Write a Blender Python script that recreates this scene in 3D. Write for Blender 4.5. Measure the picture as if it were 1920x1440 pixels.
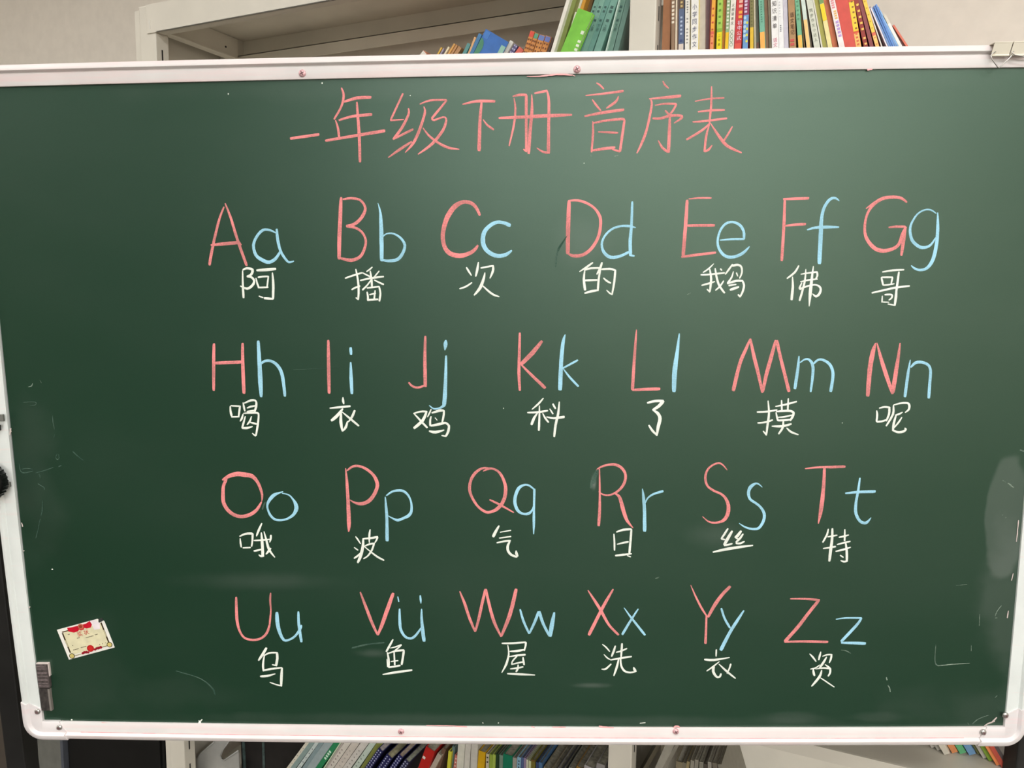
import bpy, bmesh, math, random
from mathutils import Matrix, Vector
random.seed(7)
for o in list(bpy.data.objects): bpy.data.objects.remove(o)
SC = bpy.context.scene; COL = SC.collection
# ------------------------------------------------------------------ camera, world, lights, exposure
F = 1443.0; CZ = 1.75; D0 = 1.5804          # focal length in pixels of a 1920 px frame, camera height, distance of the bookcase front
zw = Vector((155, 12255, 1443)).normalized(); xw = Vector((3150, -209.8, 1443)).normalized()
xw = (xw - zw*xw.dot(zw)).normalized(); yw = zw.cross(xw)
CW = Matrix((xw, yw, zw))                    # camera axes -> world axes
CAM = Vector((0, 0, CZ))
cd = bpy.data.cameras.new('camera'); cam = bpy.data.objects.new('camera', cd); COL.objects.link(cam)
cd.sensor_width = 36; cd.lens = 36*F/1920; cd.clip_start = .02
cam.matrix_world = Matrix.Translation(CAM) @ CW.to_4x4(); SC.camera = cam
W = bpy.data.worlds.new('world'); SC.world = W; W.use_nodes = True
W.node_tree.nodes['Background'].inputs[0].default_value = (.9, .95, 1, 1); W.node_tree.nodes['Background'].inputs[1].default_value = .3
SC.view_settings.view_transform = 'Standard'; SC.view_settings.look = 'None'; SC.view_settings.gamma = 1
SC.view_settings.exposure = -0.44; SC.view_settings.use_curve_mapping = False
LK = 1.1
def lamp(x, y, z, sx, sy, e, col=(1, .99, .972), rx=0, ry=0):
    l = bpy.data.lights.new('ceiling_lamp', 'AREA'); l.shape = 'RECTANGLE'; l.size = sx; l.size_y = sy; l.energy = e; l.color = col
    o = bpy.data.objects.new('ceiling_lamp', l); o.location = (x, y, z); o.rotation_euler = (rx, ry, 0); COL.objects.link(o); return o
for lx, ly, le in ((-2.6, -.3, 54), (.5, -.1, 58), (2.5, .1, 42), (-2.6, -2.6, 36), (1.0, -3.2, 30), (3.7, -3.0, 150), (1.7, -5.9, 380), (3.8, -5.9, 380)):
    lamp(lx, ly, 3.27, 1.2, .6, le*LK)
# ------------------------------------------------------------------ helpers
def lin(c):
    return tuple(((v/255)/12.92 if v/255 <= .04045 else ((v/255+.055)/1.055)**2.4) for v in c)+(1,)
MATS = {}
def mat(name, c, rough=.6, amt=.06, scale=40, bump=0, spec=.4, metal=0, c2=None, emit=None):
    if name in MATS: return MATS[name]
    m = bpy.data.materials.new(name); m.use_nodes = True; nt = m.node_tree; b = nt.nodes['Principled BSDF']
    tc = nt.nodes.new('ShaderNodeTexCoord'); no = nt.nodes.new('ShaderNodeTexNoise'); no.inputs['Scale'].default_value = scale
    no.inputs['Detail'].default_value = 4; nt.links.new(tc.outputs['Object'], no.inputs['Vector'])
    r = nt.nodes.new('ShaderNodeValToRGB'); a = lin(c); d = lin(c2) if c2 else tuple(v*(1-2.2*amt) for v in a[:3])+(1,)
    r.color_ramp.elements[0].color = d; r.color_ramp.elements[0].position = .32
    r.color_ramp.elements[1].color = tuple(min(1, v*(1+.6*amt)) for v in a[:3])+(1,); r.color_ramp.elements[1].position = .66
    nt.links.new(no.outputs['Fac'], r.inputs[0]); nt.links.new(r.outputs[0], b.inputs['Base Color'])
    b.inputs['Roughness'].default_value = rough; b.inputs['Specular IOR Level'].default_value = spec; b.inputs['Metallic'].default_value = metal
    if bump:
        bp = nt.nodes.new('ShaderNodeBump'); bp.inputs['Strength'].default_value = bump; bp.inputs['Distance'].default_value = .002
        nt.links.new(no.outputs['Fac'], bp.inputs['Height']); nt.links.new(bp.outputs[0], b.inputs['Normal'])
    MATS[name] = m; return m
def cm(c, rough=.45): return mat('print_%d_%d_%d' % c, c, rough, .05, 60)
class MB:
    def __init__(s): s.v = []; s.f = []
    def add(s, v, f):
        n = len(s.v); s.v += [tuple(p) for p in v]; s.f += [tuple(i+n for i in q) for q in f]
    def box(s, x0, x1, y0, y1, z0, z1, T=None):
        v = [Vector((x, y, z)) for z in (z0, z1) for y in (y0, y1) for x in (x0, x1)]
        if T: v = [T(p) for p in v]
        s.add(v, [(0, 2, 3, 1), (4, 5, 7, 6), (0, 1, 5, 4), (2, 6, 7, 3), (0, 4, 6, 2), (1, 3, 7, 5)])
    def cyl(s, a, b, r0, r1=None, n=16):
        a = Vector(a); b = Vector(b); r1 = r0 if r1 is None else r1; d = (b-a).normalized(); u = d.orthogonal().normalized(); w = d.cross(u)
        s.add([a+(u*math.cos(t)+w*math.sin(t))*r0 for t in [2*math.pi*i/n for i in range(n)]]+[b+(u*math.cos(t)+w*math.sin(t))*r1 for t in [2*math.pi*i/n for i in range(n)]],
              [(i, (i+1) % n, n+(i+1) % n, n+i) for i in range(n)]+[tuple(range(n-1, -1, -1)), tuple(range(n, 2*n))])
    def lathe(s, o, ax, prof, n=20):           # prof: (distance along ax, radius)
        o = Vector(o); d = Vector(ax).normalized(); u = d.orthogonal().normalized(); w = d.cross(u); v = []; f = []
        for h, r in prof: v += [o+d*h+(u*math.cos(t)+w*math.sin(t))*r for t in [2*math.pi*i/n for i in range(n)]]
        for k in range(len(prof)-1):
            f += [(k*n+i, k*n+(i+1) % n, (k+1)*n+(i+1) % n, (k+1)*n+i) for i in range(n)]
        f += [tuple(range(n-1, -1, -1)), tuple(range((len(prof)-1)*n, len(prof)*n))]; s.add(v, f)
    def tube(s, pts, r, n=8):
        pts = [Vector(p) for p in pts]; v = []; f = []; k = len(pts)
        for i, p in enumerate(pts):
            d = (pts[min(i+1, k-1)]-pts[max(i-1, 0)]).normalized(); u = d.cross(Vector((.13, .2, .97))).normalized(); w = d.cross(u)
            v += [p+(u*math.cos(t)+w*math.sin(t))*r for t in [2*math.pi*j/n for j in range(n)]]
        for i in range(k-1): f += [(i*n+j, i*n+(j+1) % n, (i+1)*n+(j+1) % n, (i+1)*n+j) for j in range(n)]
        f += [tuple(range(n-1, -1, -1)), tuple(range((k-1)*n, k*n))]; s.add(v, f)
    def build(s, name, m, parent=None, bevel=0, smooth=False, off=None, label=None):
        me = bpy.data.meshes.new(name); v = s.v if off is None else [tuple(Vector(p)-off) for p in s.v]
        me.from_pydata(v, [], s.f); bm = bmesh.new(); bm.from_mesh(me); bmesh.ops.recalc_face_normals(bm, faces=bm.faces)
        if bevel: bmesh.ops.bevel(bm, geom=bm.edges[:], offset=bevel, segments=2, affect='EDGES', profile=.6)
        bm.to_mesh(me); bm.free(); me.update()
        if smooth: me.polygons.foreach_set('use_smooth', [True]*len(me.polygons)); me.update()
        me.materials.append(m); o = bpy.data.objects.new(name, me); COL.objects.link(o)
        if parent: o.parent = parent
        if label: o['label'] = label
        return o
def tag(o, label, cat, group=None):
    o['label'] = label; o['category'] = cat
    if group: o['group'] = group
    return o
def empty(name, M, label=None, cat=None, group=None):
    o = bpy.data.objects.new(name, None); COL.objects.link(o); o.empty_display_size = .05
    o.matrix_world = M if isinstance(M, Matrix) else Matrix.Translation(Vector(M))
    if label: tag(o, label, cat, group)
    return o
def struct(o): o['kind'] = 'structure'; return o
def ray(x, y): return CW @ Vector(((x-960)/F, (720-y)/F, -1))
def P(x, y, d=0):                              # point of the bookcase's front plane (or d behind it) seen at x, y
    r = ray(x, y); return CAM + r*((D0+d)/r.y)
def PZ(x, y, z):                               # point of the level plane z
    r = ray(x, y); return CAM + r*((z-CZ)/r.z)
# chalkboard frame: origin at its surface's upper left corner, x along it, y up it, z towards the room
bx = Vector((.99953, .00682, .02984)); bdn = Vector((.00829, -.98737, -.15822)); bx = (bx-bdn*bx.dot(bdn)/bdn.length_squared).normalized(); by = (-bdn).normalized(); bz = bx.cross(by)
BW = 1.74
bo = Vector((-.50605, .27808, -.71968))*BW
R3 = CW @ Matrix((bx, by, bz)).transposed()
BM = Matrix.Translation(CAM + CW @ bo) @ R3.to_4x4(); BI = BM.inverted(); BIC = BI @ CAM
def B(x, y, h=0):
    r = (BI.to_3x3() @ ray(x, y)); p = BIC + r*((h-BIC.z)/r.z); return p
# ------------------------------------------------------------------ materials
CREAM = mat('cream_enamel', (220, 215, 202), .45, .03, 8)
CREAM_BOUNCE = mat('cream_enamel_bounce', (236, 231, 218), .55, .03, 8)  # same enamel made lighter, bounced light put into the colour
WALL = mat('wall_paint', (224, 217, 206), .85, .02, 30, bump=.15)
BLACK = mat('black_enamel', (26, 26, 25), .5, .15, 25)
GREYM = mat('grey_enamel', (112, 113, 107), .5, .08, 20)
STEEL = mat('steel', (190, 188, 184), .3, .05, 50, metal=.9)
DARK = mat('dark_slot', (40, 38, 34), .8)
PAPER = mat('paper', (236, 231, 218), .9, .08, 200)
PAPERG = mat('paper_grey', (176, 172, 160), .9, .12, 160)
def white_frame(name, base, pink, lo, hi):
    m = mat(name, base, .4, .03, 12); nt = m.node_tree; b = nt.nodes['Principled BSDF']; src = b.inputs['Base Color'].links[0].from_socket
    tc = nt.nodes['Texture Coordinate']; mp = nt.nodes.new('ShaderNodeMapping'); mp.inputs['Scale'].default_value = (3, 60, 60)
    no = nt.nodes.new('ShaderNodeTexNoise'); no.inputs['Scale'].default_value = 1.6; no.inputs['Detail'].default_value = 6; no.inputs['Roughness'].default_value = .65
    nt.links.new(tc.outputs['Object'], mp.inputs[0]); nt.links.new(mp.outputs[0], no.inputs['Vector'])
    r = nt.nodes.new('ShaderNodeMapRange'); r.inputs['From Min'].default_value = lo; r.inputs['From Max'].default_value = hi; r.inputs['To Max'].default_value = .5
    nt.links.new(no.outputs['Fac'], r.inputs['Value']); mx = nt.nodes.new('ShaderNodeMix'); mx.data_type = 'RGBA'
    nt.links.new(r.outputs[0], mx.inputs[0]); nt.links.new(src, mx.inputs[6]); mx.inputs[7].default_value = lin(pink); nt.links.new(mx.outputs[2], b.inputs['Base Color'])
    return m
FR_H = white_frame('white_rail_dusty', (226, 223, 221), (240, 203, 203), .4, .72)
FR_V = white_frame('white_rail', (224, 229, 226), (236, 208, 205), .58, .8)
CAPM = white_frame('pale_plastic', (228, 223, 223), (238, 205, 207), .5, .8)
def board_mat():
    m = bpy.data.materials.new('chalkboard_green'); m.use_nodes = True; nt = m.node_tree; N = nt.nodes; L = nt.links; b = N['Principled BSDF']
    tc = N.new('ShaderNodeTexCoord')
    def noise(sc, mapping=None, det=5, rg=.6):
        n = N.new('ShaderNodeTexNoise'); n.inputs['Scale'].default_value = sc; n.inputs['Detail'].default_value = det; n.inputs['Roughness'].default_value = rg
        if mapping:
            mp = N.new('ShaderNodeMapping'); mp.inputs['Scale'].default_value = mapping; L.new(tc.outputs['Object'], mp.inputs[0]); L.new(mp.outputs[0], n.inputs['Vector'])
        else: L.new(tc.outputs['Object'], n.inputs['Vector'])
        return n.outputs['Fac']
    def math_(op, a, c, clamp=False):
        n = N.new('ShaderNodeMath'); n.operation = op; n.use_clamp = clamp
        for i, v in enumerate((a, c)):
            if isinstance(v, (int, float)): n.inputs[i].default_value = v
            else: L.new(v, n.inputs[i])
        return n.outputs[0]
    def rng(v, a, c, d=0, e=1):
        n = N.new('ShaderNodeMapRange'); n.interpolation_type = 'SMOOTHSTEP'
        for i, q in enumerate((a, c, d, e)): n.inputs[i+1].default_value = q
        L.new(v, n.inputs[0]); return n.outputs[0]
    sep = N.new('ShaderNodeSeparateXYZ'); L.new(tc.outputs['Object'], sep.inputs[0]); X, Y = sep.outputs[0], sep.outputs[1]
    def blob(px, py, rx, ry, soft, amt, warp=.25):   # soft patch of wiped chalk dust, centre and radii in board pixels
        c = B(px, py); k = 1/1100.
        dx = math_('DIVIDE', math_('SUBTRACT', X, c.x), rx*k); dy = math_('DIVIDE', math_('SUBTRACT', Y, c.y), ry*k)
        d = math_('SQRT', math_('ADD', math_('MULTIPLY', dx, dx), math_('MULTIPLY', dy, dy)), 0)
        d = math_('ADD', d, math_('MULTIPLY', math_('SUBTRACT', noise(9, det=3), .5), warp*4))
        return math_('MULTIPLY', rng(d, 1, 1-soft), amt)
    dust = math_('MULTIPLY', rng(noise(1.4, (1, 2.2, 1)), .4, .8), .018)
    for a in [(1885, 975, 40, 135, .2, .11, .2), (1895, 1130, 80, 180, .5, .07, .3), (1870, 1330, 260, 70, .9, .04, .4), (1480, 1345, 110, 16, .9, .05, .4), (1640, 1345, 90, 14, .9, .04, .4),
              (60, 900, 70, 190, .9, .03, .5), (150, 1250, 160, 160, 1, .02, .5), (330, 1300, 140, 55, .9, .02, .5), (1095, 450, 70, 60, 1, .06, .1), (1345, 1005, 70, 35, 1, .06, .2),
              (1113, 905, 7, 20, .9, .25), (700, 1225, 55, 14, .9, .08), (960, 1350, 900, 18, .9, .05), (500, 1090, 200, 25, 1, .05), (1110, 1285, 50, 8, 1, .12), (1000, 160, 1000, 30, .9, .04)]:
        dust = math_('ADD', dust, blob(*a))
    mott = math_('MULTIPLY', rng(noise(420, (1, 1, 1), 2), .3, .7), .006)
    dust = math_('ADD', dust, mott, True)
    mx = N.new('ShaderNodeMix'); mx.data_type = 'RGBA'; mx.inputs[6].default_value = (.001, .026, .0105, 1); mx.inputs[7].default_value = (.40, .42, .40, 1)
    L.new(dust, mx.inputs[0]); L.new(mx.outputs[2], b.inputs['Base Color'])
    b.inputs['Roughness'].default_value = .39; b.inputs['Specular IOR Level'].default_value = 1.0; b.inputs['Specular Tint'].default_value = (.74, 1, .84, 1)
    bp = N.new('ShaderNodeBump'); bp.inputs['Strength'].default_value = .12; bp.inputs['Distance'].default_value = .0005
    L.new(noise(900, (1, 1, 1), 2), bp.inputs['Height']); L.new(bp.outputs[0], b.inputs['Normal']); return m
BOARD = board_mat()
def chalk_mat(name, c, under=.16):
    m = mat(name, c, .95, .02, 300, spec=.1); nt = m.node_tree; b = nt.nodes['Principled BSDF']
    tc = nt.nodes['Texture Coordinate']; no = nt.nodes.new('ShaderNodeTexNoise'); no.inputs['Scale'].default_value = 430; no.inputs['Detail'].default_value = 3
    nt.links.new(tc.outputs['Object'], no.inputs['Vector']); n2 = nt.nodes.new('ShaderNodeTexNoise'); n2.inputs['Scale'].default_value = 22; nt.links.new(tc.outputs['Object'], n2.inputs['Vector'])
    ad = nt.nodes.new('ShaderNodeMath'); ad.operation = 'MULTIPLY_ADD'; nt.links.new(no.outputs['Fac'], ad.inputs[0]); ad.inputs[1].default_value = .7; nt.links.new(n2.outputs['Fac'], ad.inputs[2])
    r = nt.nodes.new('ShaderNodeMapRange'); r.inputs['From Min'].default_value = .98; r.inputs['From Max'].default_value = .68; r.inputs['To Min'].default_value = under*.25; r.inputs['To Max'].default_value = under*2.6
    nt.links.new(ad.outputs[0], r.inputs['Value']); mx = nt.nodes.new('ShaderNodeMix'); mx.data_type = 'RGBA'; mx.inputs[6].default_value = lin(c); mx.inputs[7].default_value = (.03, .07, .05, 1)
    nt.links.new(r.outputs[0], mx.inputs[0]); nt.links.new(mx.outputs[2], b.inputs['Base Color']); return m
CHALK = {'r': chalk_mat('pink_chalk', (243, 146, 146)), 'b': chalk_mat('blue_chalk', (166, 218, 240), .1), 'w': chalk_mat('white_chalk', (240, 244, 234), .06),
         'f': chalk_mat('faint_chalk', (150, 165, 150), .3), 'g': chalk_mat('ghost_chalk', (82, 104, 92), .4)}
# ------------------------------------------------------------------ the room
WY = D0+.365
def slab(name, x0, x1, y0, y1, z0, z1, m):
    b = MB(); b.box(x0, x1, y0, y1, z0, z1); return struct(b.build(name, m))
DIM = mat('unseen_dark_wall', (66, 62, 58), .9, .1, 20)  # for the unseen front wall, darkened so the board's reflection dims lower down
XA, XB, YA = -4.2, 4.6, -7.5
slab('wall_back', XA, XB, WY, WY+.1, 0, 3.35, WALL)
slab('wall_left', XA-.1, XA, YA, WY, 0, 3.35, WALL); slab('wall_right', XB, XB+.1, YA, WY, 0, 3.35, WALL); slab('wall_front', XA, XB, YA-.1, YA, 0, 3.35, DIM)
slab('floor', XA, XB, YA, WY, -.1, 0, mat('floor_wood', (66, 58, 50), .6, .1, 4)); slab('ceiling', XA, XB, YA, WY, 3.35, 3.45, mat('ceiling_paint', (240, 238, 232), .9))
slab('baseboard_back', XA, XB, WY-.012, WY, 0, .09, CREAM)
# ------------------------------------------------------------------ bookcase
UL, UM, UR = -1.872, -.477, .918
BCR = (UL, D0, 0)
bc = empty('bookcase', BCR, 'tall cream steel bookcase standing against the wall behind the chalkboard', 'bookcase'); OB = Vector(BCR)
def bpart(name, boxes, m=CREAM, bevel=.0015, par=bc):
    b = MB()
    for q in boxes: b.box(*q)
    return b.build(name, m, par, bevel, off=OB)
Z = lambda v: v+CZ
for u in (UL, UM, UR):
    w = .0615 if u == UL else .055
    for dd in (0, .29):
        zt = Z(.768) if u < 0 else Z(.36)
        p = bpart('post', [(u, u+w, D0+dd, D0+dd+.042, 0, zt)], bevel=.003)
        if dd == 0:
            s = MB(); z = .2
            while z < zt-.05:
                s.box(u+w-.0004, u+w+.0006, D0+.017, D0+.0215, z, z+.028); z += .075
            s.build('slot', DARK, p, off=OB)['kind'] = 'stuff'
bpart('side_trim', [(P(250, 60).x, UL-.002, D0+.006, D0+.30, 0, Z(.762))], bevel=.001)
# shelves: deck, front fascia with a folded lip, back upstand
def shelf(u0, u1, z, fas=.028, name='shelf', up=0):
    bx_ = [(u0, u1, D0+.004, D0+.33, z-.006, z), (u0, u1, D0, D0+.004, z-fas, z), (u0, u1, D0+.004, D0+.026, z-fas, z-fas+.003)]
    return bpart(name, bx_, CREAM, .0008)
SH_U, SH_M, SH_L, SH_B = Z(.33), Z(-.29), Z(-.897), Z(-1.5)
for (a, c) in ((UL+.0615, UM), (UM+.055, UR)):
    for z in (SH_U, SH_M, SH_L, SH_B): shelf(a, c, z)
bpart('header_panel', [(P(276, 30).x, UM+.055, D0-.004, D0, Z(.693), Z(.768)), (P(295, 61).x, UM+.055, D0-.004, D0+.026, Z(.693), Z(.696))], CREAM, .0008)
bpart('top_deck', [(UL, UM+.055, D0, D0+.335, Z(.764), Z(.768))], CREAM_BOUNCE, .0008)
zr1 = P(575, 92.5, .33).z; zr2 = P(655, 103, .33).z
bpart('back_rail', [(UL+.06, UM, D0+.327, D0+.33, zr1, Z(.764)), (UL+.06, UM, D0+.300, D0+.33, zr1-.003, zr1), (UL+.06, UM, D0+.30, D0+.303, zr2, zr1)], CREAM_BOUNCE, .0005)
for z in (SH_M, SH_L): bpart('back_panel', [(UL+.06, UR, D0+.327, D0+.33, z-.42, z-.006)], CREAM_BOUNCE, .0005)
for u in (UL+.063,):
    e = bpart('end_bracket', [(u, u+.002, D0+.03, D0+.30, Z(.700), Z(.762)), (u-.012, u+.016, D0+.03, D0+.30, Z(.697), Z(.700))], CREAM_BOUNCE, .0005)
h = MB(); hp = P(452, 83, .25); h.cyl((UL+.0648, hp.y+.0, hp.z), (UL+.0662, hp.y, hp.z), .003, n=12); h.build('bolt_hole', DARK, bc, off=OB)
t = MB(); q = P(283, 45); t.box(q.x-.001, q.x+.001, D0-.0055, D0-.004, q.z-.014, q.z+.008); t.build('tab', mat('enamel_bright', (240, 238, 230), .3), bc, off=OB)
# black cabinet at its left
c0, c1, c2 = P(40, 1400, .03).x, P(70, 1400, .0).x, P(118, 1400, 0).x
cb = empty('mass', (c1, D0, 0), 'low black cabinet with a grey corner post left of the bookcase, under the board', 'mass'); OC = Vector((c1, D0, 0))
b = MB(); b.box(c0, UL-.05, D0+.02, D0+.34, 0, 1.6); b.build('body', mat('mass_black', (12, 12, 11), .6, .2, 15), cb, .004, off=OC)  # plain black box filling the area left of the bookcase
b = MB(); b.box(c1, c2, D0, D0+.02, 0, 1.6); b.build('corner_post', GREYM, cb, .004, off=OC)
b = MB(); b.box(c2-.013, c2+.0005, D0-.001, D0+.018, 0, 1.6); b.build('edge_strip', mat('grey_blue_edge', (86, 90, 98), .5), cb, .001, off=OC)
b = MB(); b.box(c2+.01, UL-.06, D0+.012, D0+.019, .06, 1.55); b.build('front_sheet', mat('mass_black', (12, 12, 11)), cb, .002, off=OC)
# ------------------------------------------------------------------ lettering
FC = {}
def char_mesh(ch):
    if ch in FC: return FC[ch]
    cu = bpy.data.curves.new('t', 'FONT'); cu.body = ch; cu.align_x = 'CENTER'; cu.align_y = 'CENTER'; cu.resolution_u = 2
    o = bpy.data.objects.new('t', cu); COL.objects.link(o); bpy.context.view_layer.update()
    me = bpy.data.meshes.new_from_object(o.evaluated_get(bpy.context.evaluated_depsgraph_get()))
    vs = [tuple(v.co) for v in me.vertices]; fs = [tuple(p.vertices) for p in me.polygons]
    if vs:
        xs = [v[0] for v in vs]; ys = [v[1] for v in vs]; cx, cy = (min(xs)+max(xs))/2, (min(ys)+max(ys))/2; sz = max(max(xs)-min(xs), max(ys)-min(ys), .35)
        vs = [((v[0]-cx)/sz, (v[1]-cy)/sz) for v in vs]
    FC[ch] = (vs, fs); bpy.data.objects.remove(o); bpy.data.curves.remove(cu); bpy.data.meshes.remove(me); return FC[ch]
GB = 'books on the upper shelf, right bay'
# ------------------------------------------------------------------ books: a spine traced as a leaning rectangle in the plane of the shelf front
def book(x0, y0, x1, y1, w, c, label, cat='book', ext=0., shelf_z=None, d=.012, D=.17, group=None, bands=(), texts=(), page=None, length=None, name='book', soft=False, dots=None):
    A = P(x0, y0, d); Bq = P(x1, y1, d); a = (A-Bq).normalized(); r = Vector((a.z, 0, -a.x))
    t = abs((P(x0+w, y0, d)-A).dot(r)); A = A+a*ext
    if length is None: length = min((A.z-shelf_z)/a.z, (A.z+r.z*t-shelf_z)/a.z)
    O = A-a*length
    M = Matrix.Translation(O) @ Matrix((r, Vector((0, 1, 0)), a)).transposed().to_4x4()
    root = empty(name, M, label, cat, group); T = t; H = length; k = min(.0016, T*.22); cov = cm(c)
    m = MB()
    m.box(0, T, 0, k, 0, H); m.box(0, k, k, D, 0, H); m.box(T-k, T, k, D, 0, H); m.build('cover', cov, root)
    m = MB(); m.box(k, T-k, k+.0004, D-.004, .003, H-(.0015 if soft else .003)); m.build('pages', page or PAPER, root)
    def zl(y):
        X = x0+(x1-x0)*(y-y0)/(y1-y0) if y1 != y0 else x0
        return (P(X, y, d)-O).dot(a)
    for (ya, yb, cc) in [q[:3] for q in bands]:
        m = MB(); m.box(.0003, T-.0003, -.0004, 0, max(.002, zl(yb)), min(H-.001, zl(ya))); m.build('spine_band', cm(cc), root)
    for tx in texts:
        s, ya, yb, cc = tx[:4]; wf = tx[4] if len(tx) > 4 else .62; xo = tx[5] if len(tx) > 5 else .5
        za, zb = zl(ya), zl(yb); n = len(s); st = (za-zb)/n; m = MB()
        for i, ch in enumerate(s):
            zc = za-(i+.5)*st; sx = T*wf; sz = min(abs(st)*.88, sx*1.25)
            if ch == '-':  m.box(T*xo-sx/2, T*xo+sx/2, -.0007, -.0004, zc-sz*.36, zc+sz*.36); continue
            vs, fs = char_mesh(ch); m.add([(T*xo+v[0]*sx, -.0008, zc+v[1]*sz) for v in vs], fs)
        m.build('spine_title', cm(cc), root)
    if dots:
        nx, ya, yb, step, cc = dots; m = MB(); z = zl(ya)
        while z > zl(yb):
            for i in range(nx): m.box(T*(i+.5)/nx-.0016, T*(i+.5)/nx+.0016, -.0008, -.0003, z-.0018, z+.0018)
            z -= step
        m.build('dot_pattern', cm(cc), root)
    return root
def row(lst, **kw):
    for q in lst:
        q = dict(q); b = q.pop('b'); book(*b, **{**kw, **q})
K = dict
U = K(shelf_z=SH_U+.0005, group=GB)
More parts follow.
